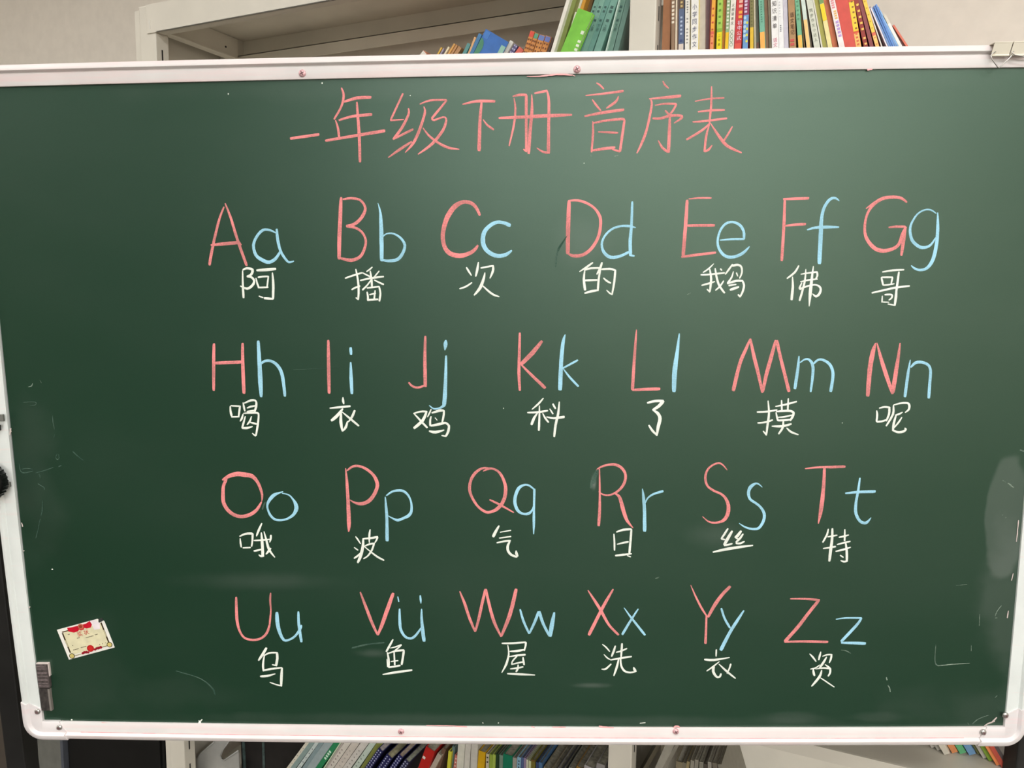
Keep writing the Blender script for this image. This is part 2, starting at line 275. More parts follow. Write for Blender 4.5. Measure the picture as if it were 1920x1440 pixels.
row([
 K(b=(1244, 0, 1241, 90, 15, (170, 118, 82), 'wide kraft-brown folder right beside the middle post, upper shelf'), ext=.05, d=.02),
 K(b=(1259, 0, 1258.5, 60, 6.6, (150, 122, 98), 'tan book with a white brush-written spine, beside the kraft-brown folder'), ext=.04, texts=[('------', 2, 46, (238, 226, 206), .7)]),
 K(b=(1267, 0, 1266, 90, 3, (238, 222, 196), 'very thin cream booklet right of the brush-written tan spine'), ext=.03, d=.014),
 K(b=(1270.5, 0, 1269, 90, 2.4, (132, 110, 96), 'very thin dark booklet left of the slate-blue spine'), ext=.03, d=.014),
 K(b=(1273.5, 0, 1272, 90, 9.6, (96, 110, 140), 'slate-blue book with a dark brown top and a white foot'), ext=.05, bands=[(-40, 17, (112, 92, 74)), (83, 130, (222, 208, 196))], texts=[('-----', 30, 68, (186, 200, 222), .4), ('--', 2, 16, (214, 190, 130), .4), ('-', 72, 82, (70, 84, 130), .5)]),
 K(b=(1285, 0, 1284, 90, 8.6, (240, 236, 226), 'white book with a row of tiny grey characters on its spine'), ext=.05, texts=[('-----', 2, 26, (150, 150, 146), .3), ('--', 33, 45, (150, 150, 146), .3), ('-----', 52, 84, (150, 150, 146), .3)]),
 K(b=(1296, 0, 1295, 90, 14.5, (236, 222, 130), 'thick white and yellow-edged book titled 小学同步作文'), ext=.05, bands=[(-60, 150, (246, 244, 238))], texts=[('小学同步作文', 7, 91, (52, 56, 100), .56, .48)]),
 K(b=(1311.5, 0, 1311, 90, 11, (206, 198, 186), 'plain pale grey book right of the yellow-edged white one'), ext=.045, d=.02),
 K(b=(1323.5, 0, 1322.5, 90, 8, (130, 104, 108), 'mauve filler set back in the gap between pale grey and orange spines'), ext=.03, d=.03),  # recessed mauve filler for the gap between two spines
 K(b=(1331.5, 0, 1329, 90, 3.4, (156, 76, 74), 'narrow maroon book left of the orange and yellow spine'), ext=.03, d=.025),
 K(b=(1335, 0, 1331, 90, 6.6, (246, 178, 70), 'orange spine with yellow stretches and small red marks'), ext=.05, bands=[(59, 65, (226, 104, 84)), (65, 120, (240, 150, 100))], texts=[('------', 10, 88, (206, 92, 62), .5)]),
 K(b=(1341.5, 0, 1338.5, 90, 3.6, (112, 98, 62), 'narrow dark olive filler in the gap left of the lime green spine'), ext=.03, d=.03),  # olive filler for the gap before the lime spine
 K(b=(1345.5, 0, 1343, 90, 10, (172, 212, 92), 'lime green spine with a bright yellow foot'), ext=.05, bands=[(54, 61, (142, 182, 66)), (61, 130, (238, 220, 30))], texts=[('----', 2, 50, (108, 152, 52), .4), ('二年级', 64, 88, (92, 84, 30), .4)]),
 K(b=(1356.5, 0, 1353, 90, 6, (182, 116, 62), 'rust-brown book between the lime and the pale mint spines'), ext=.04, d=.018, bands=[(58, 120, (206, 124, 40))]),
 K(b=(1363, 0, 1359, 90, 6.5, (150, 182, 134), 'narrow mint spine striped white, with an orange-yellow foot'), ext=.05, bands=[(61, 120, (246, 198, 40))], texts=[('--------', 0, 56, (232, 240, 218), .6)]),
 K(b=(1370.5, 0, 1366, 90, 9.6, (240, 236, 224), 'white book titled 火阅读美文 with a chain of green rings below'), ext=.05, texts=[('火阅读美文', 6, 48, (84, 78, 74), .5), ('○○○○', 56, 88, (130, 160, 130), .6)]),
 K(b=(1381, 0, 1376.5, 90, 13.2, (206, 62, 66), 'red book with a pink and orange title strip reading 公式'), ext=.05, bands=[(82, 130, (224, 88, 76))], texts=[('--', 0, 17, (244, 190, 168), .5, .66), ('--', 20, 37, (246, 178, 70), .5, .66), ('初中', 39, 58, (246, 226, 240), .62, .62), ('公式', 59, 77, (250, 232, 244), .62, .6)]),
 K(b=(1395, 0, 1392, 90, 10.4, (150, 60, 96), 'book with a magenta top and sky-blue lower spine'), ext=.05, bands=[(29, 130, (110, 158, 208))], texts=[('----', 0, 26, (220, 200, 222), .5, .4), ('●●●●●', 30, 72, (178, 214, 240), .5, .3), ('●●●●', 38, 84, (228, 222, 80), .4, .72)]),
 K(b=(1406, 0, 1406, 90, 7, (134, 128, 80), 'olive book with a mustard-yellow foot and small titles'), ext=.05, bands=[(52, 130, (230, 190, 60))], texts=[('--------', 0, 50, (108, 104, 66), .3)]),
 K(b=(1413.5, 0, 1414.5, 90, 2.4, (206, 196, 170), 'very thin cream booklet beside the olive and mustard book'), ext=.03),
 K(b=(1416.3, 0, 1418.5, 90, 5.4, (126, 126, 112), 'grey-green book left of the teal and orange spine'), ext=.03, d=.025, bands=[(80, 130, (150, 106, 92))]),
 K(b=(1422.3, 0, 1425.5, 90, 9.4, (122, 184, 158), 'teal spine with a pale orange foot'), ext=.05, bands=[(61, 130, (248, 182, 92))], texts=[('---------', 2, 44, (88, 148, 124), .25)]),
 K(b=(1433, 0, 1435, 90, 6.6, (146, 110, 84), 'brown book right of the teal and orange spine'), ext=.03, d=.022),
 K(b=(1440, 0, 1442.5, 90, 4.4, (146, 134, 110), 'narrow khaki book left of the white 知识清单 book'), ext=.04, d=.018),
 K(b=(1445, 0, 1447.5, 90, 13, (246, 244, 242), 'thick white book titled 知识清单 with a pink round badge'), ext=.05, bands=[], texts=[('知识清单', 1, 57, (98, 94, 96), .62), ('语文', 72, 90, (226, 150, 168), .6)]),
 K(b=(1458.3, 0, 1461, 90, 9, (242, 242, 242), 'plain white book with one tiny vertical caption, beside 知识清单'), ext=.05, texts=[('----', 47, 61, (130, 132, 140), .25, .45), ('------', 2, 34, (216, 216, 218), .25, .35)]),
 K(b=(1467.8, 0, 1470.5, 90, 8.2, (204, 200, 212), 'lavender-grey book left of the brown 语文笔记 book'), ext=.04, d=.014, bands=[]),
 K(b=(1477.5, 0, 1480.5, 90, 12.2, (178, 140, 96), 'brown book titled 语文笔记 beside the leaning green and amber spine'), ext=.05, texts=[('语文笔记', 24, 67, (98, 70, 44), .6, .55), ('--', 73, 88, (206, 86, 80), .6, .45)]),
 K(b=(1490.3, 0, 1497, 90, 8.4, (120, 184, 146), 'leaning green spine with an amber foot'), ext=.05, bands=[(67, 130, (240, 190, 90))], texts=[('-----', 0, 40, (96, 154, 118), .35)]),
 K(b=(1499.2, 0, 1507.5, 90, 2.6, (160, 118, 76), 'very thin brown filler in the gap right of the green and amber spine'), ext=.02, d=.02),  # brown filler for the gap before the mint spine
 K(b=(1501.8, 0, 1512.5, 90, 7.4, (214, 228, 218), 'leaning pale mint spine with a peach foot'), ext=.05, bands=[(38, 130, (244, 204, 134))]),
 K(b=(1509.3, 0, 1521, 90, 2.4, (110, 92, 76), 'very thin dark brown shadow strip, shaped as a book, left of 同步作文小达人'), ext=.03, d=.02),  # dark sliver, the shadow strip beside this title built as a solid
 K(b=(1511.8, 0, 1526.5, 90, 11.6, (218, 220, 204), 'leaning pale grey-green book titled 同步作文小达人'), ext=.05, texts=[('同步作文小达人', 17, 81, (128, 136, 118), .5)]),
 K(b=(1523.8, 0, 1540, 90, 2.8, (226, 222, 208), 'very thin off-white booklet left of the olive-green spine'), ext=.03, d=.014),
 K(b=(1526.8, 0, 1543, 90, 8.2, (170, 166, 82), 'plain olive-green spine, leaning'), ext=.05, d=.016),
 K(b=(1535.3, 0, 1552.5, 90, 8.6, (238, 226, 160), 'leaning cream spine with a sunny yellow upper stripe'), ext=.05, bands=[(-40, 8, (120, 160, 96)), (9, 40, (248, 218, 40))]),
 K(b=(1544.3, 0, 1561.5, 90, 10, (196, 112, 76), 'plain rust-orange book right of the cream and yellow one'), ext=.05, d=.02),
 K(b=(1554.6, 0, 1573.5, 90, 10.8, (250, 238, 236), 'leaning white spine with faded pink and violet titles'), ext=.05, bands=[(-40, -2, (224, 84, 90))], texts=[('----', 1, 18, (232, 152, 160), .5), ('----', 21, 38, (240, 190, 110), .45, .6), ('-----', 40, 72, (190, 160, 220), .5, .6)]),
 K(b=(1565.8, 0, 1584.5, 90, 24, (216, 84, 72), 'very thick plain red book, the widest red on the upper shelf'), ext=.05),
 K(b=(1590.2, 0, 1605, 90, 10.6, (222, 96, 60), 'leaning orange-red spine with dense yellow brush characters'), ext=.05, bands=[(5, 60, (246, 212, 60)), (64, 110, (248, 196, 110))], texts=[('------', 0, 60, (150, 96, 40), .35, .6), ('----', 62, 88, (222, 110, 70), .4)]),
 K(b=(1601, 0, 1620, 90, 8.2, (152, 54, 44), 'dark red spine with narrow yellow titles'), ext=.05, texts=[('-----', 5, 62, (248, 204, 96), .6, .6), ('--', 68, 89, (250, 196, 110), .6, .6)]),
 K(b=(1609.4, 0, 1631.5, 90, 7.4, (146, 72, 74), 'plain wine-coloured spine between two yellow-lettered ones'), ext=.045, d=.014),
 K(b=(1617, 0, 1642, 90, 7.6, (222, 110, 84), 'last upright red spine with tall yellow characters'), ext=.045, bands=[(-20, 62, (250, 210, 84)), (68, 110, (248, 206, 120))], texts=[('-----', -2, 60, (206, 168, 50), .4), ('--', 66, 90, (226, 146, 80), .4)]),
 K(b=(1626, 10, 1651, 84, 2.6, (226, 216, 206), 'very thin pale booklet leaning against the last red spine'), ext=0, d=.012),
 K(b=(1629.5, 13, 1656.5, 84, 2.8, (140, 112, 122), 'very thin mauve booklet left of the blue booklets'), ext=0, d=.02),
 K(b=(1631.6, 15, 1661, 84, 2.6, (246, 232, 240), 'very thin pinkish white booklet just left of the blue booklets'), ext=0, d=.012),
 K(b=(1633.6, 15, 1664.5, 84, 3.6, (120, 154, 206), 'first thin blue booklet from the left, with pale edges'), ext=0),
 K(b=(1637.4, 11.5, 1668.7, 84, 3.6, (86, 132, 204), 'second thin blue booklet, medium blue'), ext=0),
 K(b=(1641, 9, 1673, 84, 3.6, (102, 148, 218), 'third thin blue booklet, the one leaning tallest'), ext=0),
 K(b=(1644.8, 14, 1677.2, 84, 3.4, (122, 158, 210), 'fourth thin blue booklet, grey-blue'), ext=0, bands=[]),
 K(b=(1648.6, 21, 1681, 84, 3.4, (140, 188, 240), 'last thin blue booklet, light sky blue'), ext=0),
 K(b=(1655, 29, 1683.5, 84, 7, (222, 216, 200), 'short cream booklet sticking up right of the blue ones'), ext=0, bands=[(46, 90, (240, 240, 236))]),
 K(b=(1669, 50, 1688, 84, 8.5, (160, 130, 138), 'dusty mauve booklet between the cream and orange-red ones'), ext=0, d=.018),
 K(b=(1673.5, 48, 1697, 84, 4.4, (226, 120, 96), 'thin orange-red booklet leaning at the end of the upper row'), ext=0),
], **U)
GL = 'books and folders on the upper shelf, left bay'
U = K(shelf_z=SH_U+.0005, group=GL)
row([
 K(b=(794, 94, 786, 104, 12, (226, 160, 130), 'small pale paper pad with an orange edge, far left end of the upper row'), d=.03, bands=[(90, 120, (232, 226, 214))]),
 K(b=(827, 88, 818, 104, 3, (226, 180, 70), 'thin yellow booklet, leftmost of the narrow leaning ones'), d=.03),
 K(b=(831, 90, 823, 104, 3, (160, 150, 170), 'thin greyish violet booklet right of the yellow one'), d=.03),
 K(b=(840.5, 87, 831, 103, 3.4, (240, 226, 190), 'thin cream booklet left of the kraft ones'), d=.028),
 K(b=(851, 81, 838, 103, 3.6, (222, 166, 90), 'tan booklet with a light edge, first of three kraft ones'), d=.028),
 K(b=(855, 83, 843, 103, 4.4, (196, 146, 96), 'kraft booklet in the middle of three, set slightly lower'), d=.03),
 K(b=(860, 86, 849, 103, 8, (184, 138, 92), 'kraft booklet with the broadest spine of the three'), d=.032),
 K(b=(877, 80, 866, 102, 7, (92, 150, 148), 'small teal booklet right of the kraft booklets'), d=.028),
 K(b=(889.5, 69, 877, 100, 4, (232, 182, 130), 'thin peach booklet sticking up before the blue picture book'), d=.03),
 K(b=(898, 62, 881, 99, 7, (70, 130, 180), 'steel-blue booklet just left of the big blue picture book'), d=.026),
 K(b=(957, 75, 944, 98, 8, (224, 222, 214), 'white booklet spine against the right edge of the blue picture book'), d=.016),
 K(b=(965, 82, 955, 98, 9, (98, 88, 132), 'navy and violet patterned booklet, low, right of the white spine'), d=.02, dots=(2, 84, 100, .008, (190, 190, 220))),
 K(b=(974, 87, 966, 98, 13, (222, 108, 92), 'low red booklet left of the dotted orange books'), d=.02),
 K(b=(995, 57, 981, 98, 8.5, (214, 142, 76), 'orange dotted book with a red top'), bands=[(57, 68, (226, 84, 70))], dots=(2, 73, 99, .009, (120, 70, 40)), d=.012),
 K(b=(1003.5, 61, 990, 98, 8, (208, 140, 78), 'orange dotted book with a teal top'), bands=[(61, 71, (92, 160, 132))], dots=(2, 76, 99, .009, (120, 70, 40)), d=.012),
 K(b=(1012, 64, 1000, 98, 11.5, (212, 144, 78), 'orange dotted book with a blue patterned top, left of its twin'), bands=[(64, 74, (110, 130, 190))], dots=(2, 79, 99, .009, (120, 70, 40)), d=.012),
 K(b=(1024, 66.5, 1013, 97, 10.5, (206, 138, 74), 'orange dotted book with a blue patterned top, next to the dark one'), bands=[(66, 77, (104, 120, 184))], dots=(2, 81, 99, .009, (120, 70, 40)), d=.012),
 K(b=(1035, 70, 1024.5, 97, 5, (96, 80, 72), 'dark brown book between the dotted ones and the white folder'), d=.016),
 K(b=(1062, 0, 1032.5, 97, 6.6, (238, 234, 222), 'tall white folder edge leaning at the head of the green folders'), ext=.03, d=.0, D=.2),
 K(b=(1069, 0, 1040, 97, 12, (138, 150, 84), 'olive-green translucent folder behind the white folder edge'), ext=.02, d=.012, D=.2),
 K(b=(1078.5, 22, 1056, 97, 4, (236, 234, 214), 'thin white sheet folder between the olive and bright green ones'), d=.008),
 K(b=(1088, 0, 1083.5, 15, 4.4, (232, 226, 206), 'narrow cream folder above the bright green book'), ext=.02, d=.03),
 K(b=(1093, 0, 1088, 16, 6, (232, 168, 70), 'narrow orange folder above the bright green book'), ext=.02, d=.03),
 K(b=(1098.5, 0, 1094, 18, 14, (124, 100, 62), 'dark khaki folder behind the bright green book'), ext=.005, d=.05),
], **U)
for i, (x0, x1, w, c, n) in enumerate([(1115, 1083, 9, (112, 156, 140), 'half hidden by the bright green workbook'), (1124, 1091, 10.4, (124, 168, 152), 'second of the six from left'),
    (1134.8, 1101, 10, (108, 156, 144), 'third from the left'), (1145.4, 1113, 13.4, (118, 164, 150), 'fourth and thickest'), (1162.4, 1137.5, 11, (110, 146, 132), 'fifth, with a pale front edge'),
    (1174, 1150, 9, (104, 138, 126), 'sixth, right beside the middle post')]):
    book(x0, 0, x1, 96, w, c, 'teal exercise book with dark spine lettering, '+n, ext=.04, d=.014+.001*i, shelf_z=SH_U+.0005, group=GL,
         texts=[('--', 8, 24, (66, 98, 92), .4), ('-', 32, 42, (66, 98, 92), .4), ('上册' if i % 2 else '下册', 44, 58, (66, 98, 92), .5)] if i < 5 else [])
    if i == 4: book(1160, 0, 1135, 96, 2.2, (196, 222, 208), 'hair-thin pale mint booklet between the teal exercise books', ext=.04, d=.012, shelf_z=SH_U+.0005, group=GL)
# two books turned so that their covers face the room
def facing(name, quad, d, c, label, thick=.012, extra=()):
    a, b_, c_, e = [P(x, y, d) for x, y in quad]; X = (b_-a).normalized(); Zv = Vector((-X.z, 0, X.x)); w = (b_-a).length
    h = (a.z-SH_U+.0-.001)/Zv.z - (0 if X.z > 0 else -X.z*w/Zv.z)
    h = (min(a.z, b_.z)-SH_U-.001)/Zv.z
    O = a-Zv*h; M = Matrix.Translation(O) @ Matrix((X, X.cross(Zv)*-1, Zv)).transposed().to_4x4()
    M = Matrix.Translation(O) @ Matrix((X, Vector((0, 1, 0)), Zv)).transposed().to_4x4()
    r = empty(name, M, label, 'book', GL); m = MB(); m.box(0, w, 0, .0015, 0, h); m.box(0, w, thick-.0015, thick, 0, h); m.box(0, .0015, .0015, thick-.0015, 0, h); m.build('cover', cm(c), r)
    m = MB(); m.box(.0015, w-.003, .0016, thick-.0016, .002, h-.002); m.build('pages', PAPER, r); return r, w, h, O, X, Zv
r, w, h, O, X, Zv = facing('picture_book', [(911, 54), (953.5, 79), (940, 98), (885, 98)], .01, (58, 112, 188), 'big blue picture book leaning with its cover outwards, green round shape on it')
m = MB(); n = 28; m.add([(.014*math.cos(t)+.0005, -.0006, h-.04+.02*math.sin(t)) for t in [math.pi*(i/n-.5) for i in range(n+1)]], [tuple(range(n+1))]); m.build('cover_picture', cm((74, 140, 110)), r)
m = MB(); m.box(.003, .016, -.0005, 0, h-.018, h-.003); m.build('title_block', cm((70, 130, 206)), r)
m = MB(); m.box(w-.012, w-.0005, -.0005, 0, h-.034, h-.012); m.build('cover_patch', cm((150, 196, 178)), r)
r, w, h, O, X, Zv = facing('workbook', [(1084.6, 15), (1112, 25), (1090, 96), (1066, 96)], -.004, (126, 200, 72), 'bright green workbook with its cover outwards among the teal exercise books')
m = MB()
for i in range(7): m.box(w-.008, w-.001, -.0006, 0, h-.062-i*.0085, h-.057-i*.0085)
m.box(w-.009, w-.002, -.0006, 0, h-.045, h-.038); m.build('white_squares', cm((232, 240, 220)), r)
# ------------------------------------------------------------------ books in the lower compartment
GD = 'books in the lower compartment, left bay'
U = K(shelf_z=SH_B+.0005, group=GD)
def sl(xt, xb, yt=1396, yb=1439): return xt, yt, xb, yb
row([K(b=sl(570, 538)+(w_, c_, l_), ext=.05, d=.02, **e_) for (w_, c_, l_, e_) in []], **U)
for (xt, xb, w, c, l, e) in [
 (570, 538, 7, (206, 202, 186), 'white-edged book, first of the strongly leaning row under the board', K(texts=[('------', 1397, 1439, (120, 116, 110), .3)])),
 (577, 545, 10.5, (132, 152, 148), 'grey-blue leaning book, second in the lower row', {}),
 (588, 557, 7.5, (188, 200, 196), 'pale leaning book with a dotted grey title strip', K(texts=[('-----', 1398, 1438, (112, 118, 120), .35)])),
 (596, 567, 9, (128, 148, 150), 'grey-blue leaning book between the dotted strip and a lighter one', {}),
 (605.5, 575, 17, (150, 164, 166), 'broad light grey-blue leaning book left of the deep green one', {}),
 (623, 592, 11.5, (40, 128, 82), 'deep green leaning book with a white title', K(texts=[('----', 1404, 1420, (210, 232, 214), .5)])),
 (635, 607, 2.8, (190, 206, 176), 'very thin pale green leaning booklet right of the deep green one', {}),
 (638.3, 610.5, 4.5, (168, 160, 152), 'very thin grey leaning booklet before the white titled ones', {}),
 (643.2, 613.5, 12.5, (204, 198, 188), 'white leaning book with small dark title, right of the thin grey booklet', K(texts=[('------', 1400, 1434, (128, 116, 110), .25, .4)])),
 (657, 627, 15.5, (196, 188, 178), 'wide plain off-white leaning book', K(texts=[('-----', 1400, 1434, (166, 158, 150), .2)])),
 (674, 643, 15.5, (200, 196, 188), 'off-white leaning book with a dotted title, right of the wide plain one', K(texts=[('------', 1400, 1436, (140, 134, 128), .2)])),
 (691, 661, 12.5, (186, 200, 186), 'pale mint leaning book with a cream edge', K(texts=[('----', 1410, 1436, (120, 140, 124), .25, .4)])),
 (704.5, 676, 12, (132, 138, 70), 'olive-green leaning book at the end of the leaning row', {})]:
    book(xt, 1396, xb, 1439, w, c, l, ext=.06, d=.02, shelf_z=SH_B+.0005, group=GD, **e)
for (x, y, w, c, l, pg) in [
 (710, 1402, 13, (38, 38, 84), 'navy starred book with a lilac page block, leftmost navy one', (190, 182, 184)),
 (725.5, 1413, 17, (34, 34, 80), 'navy starred book with a pale olive page block', (176, 170, 136)),
 (748, 1414, 12, (40, 40, 92), 'navy starred book with a beige page block', (182, 168, 150)),
 (760, 1423, 13, (44, 44, 76), 'navy starred book with a greenish page block, rightmost navy one', (158, 166, 150))]:
    book(x, y, x-14, y+20, w, c, l, d=.0, shelf_z=SH_B, group=GD, D=.22, page=mat('pages_%d' % x, pg, .9, .15, 150), dots=(2, y+3, 1445, .0085, (176, 180, 204)))
row([
 K(b=(799, 1399, 784, 1440, 20, (176, 34, 28), 'red book with a white title capsule, leaning in the lower row'), d=.0, texts=[('-', 1404, 1432, (216, 206, 196), .3, .2)]),
 K(b=(821, 1412, 806, 1440, 10, (188, 176, 160), 'worn beige book leaning right of the red one'), d=.01),
 K(b=(830, 1402, 818, 1440, 7, (112, 86, 70), 'brown book leaning behind the beige one'), d=.02),
 K(b=(841, 1408, 838, 1440, 6, (200, 196, 60), 'narrow yellow-green book standing in the lower row')),
 K(b=(848, 1399, 846, 1440, 5, (96, 118, 114), 'narrow grey-blue book behind the yellow-green one'), d=.02),
 K(b=(853, 1415, 850, 1440, 6, (186, 110, 96), 'narrow salmon book with white marks left of the white block'), texts=[('---', 1418, 1438, (226, 206, 196), .4)]),
 K(b=(859, 1396, 856, 1440, 13, (206, 204, 190), 'white book block, first of three pale ones in the lower row'), ext=.03, d=.01),
 K(b=(873, 1396, 870, 1440, 10, (198, 194, 184), 'pale grey book block in the middle of three'), ext=.03, d=.01),
 K(b=(884, 1396, 882, 1440, 12, (192, 188, 178), 'pale grey book block with a soft edge, third of three'), ext=.03, d=.01),
 K(b=(897.5, 1407, 895, 1440, 13, (200, 156, 20), 'mustard-yellow book in the lower row')),
 K(b=(911.5, 1413, 911, 1440, 5.5, (190, 180, 156), 'black and white spine right of the mustard-yellow book'), texts=[('--', 1415, 1432, (40, 36, 36), .5)]),
 K(b=(918, 1414, 917, 1440, 5.6, (140, 160, 62), 'leaf-green book, first of two')),
 K(b=(924, 1414, 923, 1440, 5.6, (156, 176, 78), 'lighter leaf-green book, second of two')),
 K(b=(930, 1413, 929, 1440, 6, (30, 56, 32), 'very dark green book in the lower row')),
 K(b=(936.5, 1415, 936, 1440, 6.5, (110, 132, 116), 'grey-green spine left of the emerald book')),
 K(b=(943.5, 1413, 943, 1440, 17.5, (18, 112, 82), 'thick emerald book in the lower row')),
 K(b=(961.5, 1420, 961, 1440, 7.5, (150, 148, 138), 'grey booklet right of the emerald book')),
 K(b=(970, 1419, 969, 1440, 7, (130, 170, 192), 'light blue spine with dark specks'), dots=(1, 1426, 1441, .008, (60, 70, 80))),
 K(b=(977.5, 1420, 977, 1440, 4.6, (80, 96, 136), 'indigo spine right of the light blue one')),
 K(b=(982.5, 1421, 982, 1440, 4, (140, 124, 150), 'thin lilac spine between indigo and cream ones')),
 K(b=(987, 1424, 986.5, 1440, 3.2, (196, 196, 176), 'thin cream spine with rounded head, left one of a pair')),
 K(b=(991.5, 1426, 991, 1440, 4.2, (196, 200, 156), 'thin cream spine with rounded head, right one of a pair')),
 K(b=(996.2, 1424, 996, 1440, 7.4, (110, 102, 40), 'olive-brown book with a torn dark red top'), bands=[(1422, 1426, (98, 50, 34))]),
 K(b=(1005, 1429, 1005, 1440, 5, (52, 68, 104), 'dark blue spine, left one of a pair')),
 K(b=(1010.5, 1429, 1010.5, 1440, 6, (74, 108, 146), 'medium blue spine, right one of a pair')),
 K(b=(1020, 1437, 1019, 1440, 15, (128, 118, 94), 'worn olive-grey book with curled page tops'), D=.2),
 K(b=(1036, 1438, 1035, 1440, 10, (110, 100, 80), 'thin worn brown book beside the curled one'), D=.2),
 K(b=(1047, 1438, 1046, 1440, 9, (98, 98, 104), 'slate-grey book in the right part of the lower row'), D=.2),
 K(b=(1057, 1439, 1056, 1440, 9, (44, 44, 52), 'nearly black book in the right part of the lower row'), D=.2),
 K(b=(1067, 1437, 1066, 1440, 13, (118, 120, 110), 'grey-green book left of the mustard-brown folder'), D=.2),
 K(b=(1081, 1436, 1080, 1440, 14, (138, 104, 44), 'mustard-brown folder near the middle post'), D=.2),
 K(b=(1096, 1434, 1095, 1440, 21, (160, 156, 156), 'crumpled pale grey folder near the middle post'), D=.2),
 K(b=(1119, 1430, 1118, 1440, 16, (140, 136, 134), 'crumpled darker grey folder against the middle post'), D=.2),
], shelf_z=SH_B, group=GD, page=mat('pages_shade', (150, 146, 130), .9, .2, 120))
# wide pale page blocks turned back into the compartment
GR = 'books in the lower compartment, right bay'
row([
 K(b=(1229, 1400, 1206, 1440, 9, (92, 86, 70), 'dark olive book lying slanted beside the middle post'), ext=.05, d=.05),
 K(b=(1246, 1400, 1228, 1440, 17, (158, 154, 142), 'large grey page block leaning in the lower right compartment'), ext=.05, d=.03),
 K(b=(1264, 1400, 1242, 1440, 8, (134, 130, 118), 'grey folder leaning just right of the large page block'), ext=.05, d=.03),
 K(b=(1268, 1427, 1267, 1440, 12, (138, 128, 104), 'small buff booklet, first of the short row'), d=.04),
 K(b=(1280, 1429, 1279, 1440, 7, (122, 116, 98), 'small khaki booklet, second of the short row'), d=.04),
 K(b=(1288, 1427, 1286, 1440, 6, (150, 136, 100), 'small tan booklet, third of the short row'), d=.04),
 K(b=(1295, 1425, 1294, 1440, 7, (146, 142, 130), 'small grey booklet, left one of the tallest pair in the short row'), d=.04),
 K(b=(1303, 1424, 1302, 1440, 7, (142, 138, 126), 'small grey booklet, right one of the tallest pair in the short row'), d=.04),
 K(b=(1311, 1428, 1311, 1440, 8, (138, 134, 122), 'small grey booklet right of the tallest pair'), d=.04),
 K(b=(1320, 1432, 1320, 1440, 6, (84, 76, 68), 'small dark booklet in the short row'), d=.04),
 K(b=(1327, 1428, 1327, 1440, 7, (150, 146, 136), 'small pale grey booklet right of the dark one'), d=.04),
 K(b=(1335, 1430, 1336, 1440, 9, (112, 106, 94), 'small taupe booklet near the end of the short row'), d=.04),
 K(b=(1345, 1433, 1347, 1440, 8, (128, 124, 112), 'small grey booklet at the end of the short row'), d=.04),
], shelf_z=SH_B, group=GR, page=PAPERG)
GS = 'books on the shelf behind the lower right corner of the board'
for (fx, fy, w, c, l) in [(1747, 1403, 9, (196, 190, 180), 'pale grey booklet, farthest left of the slanting row'), (1758, 1408, 11, (186, 182, 172), 'pale grey booklet, second of the slanting row'),
  (1771, 1416, 12, (208, 202, 188), 'cream booklet with a curled foot, left of the orange one'), (1786, 1413, 12, (214, 140, 90), 'orange-brown booklet between the cream and green ones'),
  (1801, 1414.5, 13, (96, 176, 124), 'green booklet with a white edge'), (1818, 1417, 14, (112, 154, 196), 'light blue booklet with a white edge'), (1834, 1415, 9, (152, 156, 100), 'olive booklet right of the blue one'),
  (1844, 1423, 8, (190, 186, 176), 'thin grey booklet between the olive and grass-green ones'), (1855, 1428, 14, (130, 168, 56), 'grass-green book in the slanting row behind the board corner'), (1869, 1436, 9, (236, 140, 84), 'bright orange book with brown spots on its spine'),
  (1879, 1440, 9, (196, 84, 66), 'dull red book at the near end, against the stand post'), (1889, 1442, 8, (92, 84, 84), 'charcoal book at the near end, behind the stand post')]:
    q = PZ(fx, fy, SH_L); dd = q.y-D0
    book(fx-.6*46, fy-46, fx, fy, w, c, l, d=dd, shelf_z=SH_L+.0005, group=GS, D=.15, ext=.1)

# grey file holder and a near-black box added for deep shade and a dark item at the left end of the lower compartment
def plate(name, pts, d, th, m, par, off, z0=None):
    v = [P(x, y, d) for x, y in pts]; mb = MB(); n = len(v)
    if z0 is not None: v = [Vector((p.x, p.y, z0)) if y > 1444 else p for p, (x, y) in zip(v, pts)]
    mb.v = [tuple(p) for p in v]+[(p.x, p.y+th, p.z) for p in v]; mb.f = [tuple(range(n)), tuple(range(2*n-1, n-1, -1))]+[(i, n+i, n+(i+1) % n, (i+1) % n) for i in range(n)]
    return mb.build(name, m, par, off=off)
O = Vector((P(368, 1440, .07).x, D0+.07, SH_B)); fh = empty('file_holder', O, 'grey metal file holder with an oval grip hole, left end of lower compartment', 'file holder')
GP = mat('file_grey', (150, 150, 146), .45, .05, 20)
plate('side_plate', [(368, 1446), (368, 1419), (378, 1409), (402, 1389), (430, 1389), (419, 1404), (413.5, 1417), (416, 1424.5), (421, 1425), (447, 1407), (449, 1446)], .07, .003, GP, fh, O, SH_B)
m = MB(); m.tube([P(x, y, .069) for x, y in [(430, 1389), (419, 1404), (413.5, 1417), (416, 1424.5), (421, 1425), (447, 1407)]], .0022); m.build('rolled_rim', GP, fh, smooth=True, off=O)
m = MB(); m.tube([P(x, y, .069) for x, y in [(369, 1421), (378, 1411), (402, 1391)]], .002); m.build('rolled_rim', GP, fh, smooth=True, off=O)
x0 = P(452, 1420, .10).x; x1 = P(610, 1420, .10).x; O = Vector((x0, D0+.10, SH_B)); db = empty('shade_box', O, 'near-black box standing in for deep shade and a dark item behind the leaning books', 'box', None)
m = MB(); m.box(x0, x1, D0+.10, D0+.29, SH_B+.0005, Z(-1.0)); m.build('body', mat('shade_black', (18, 14, 12), .7, .3, 30), db, .003, off=O)
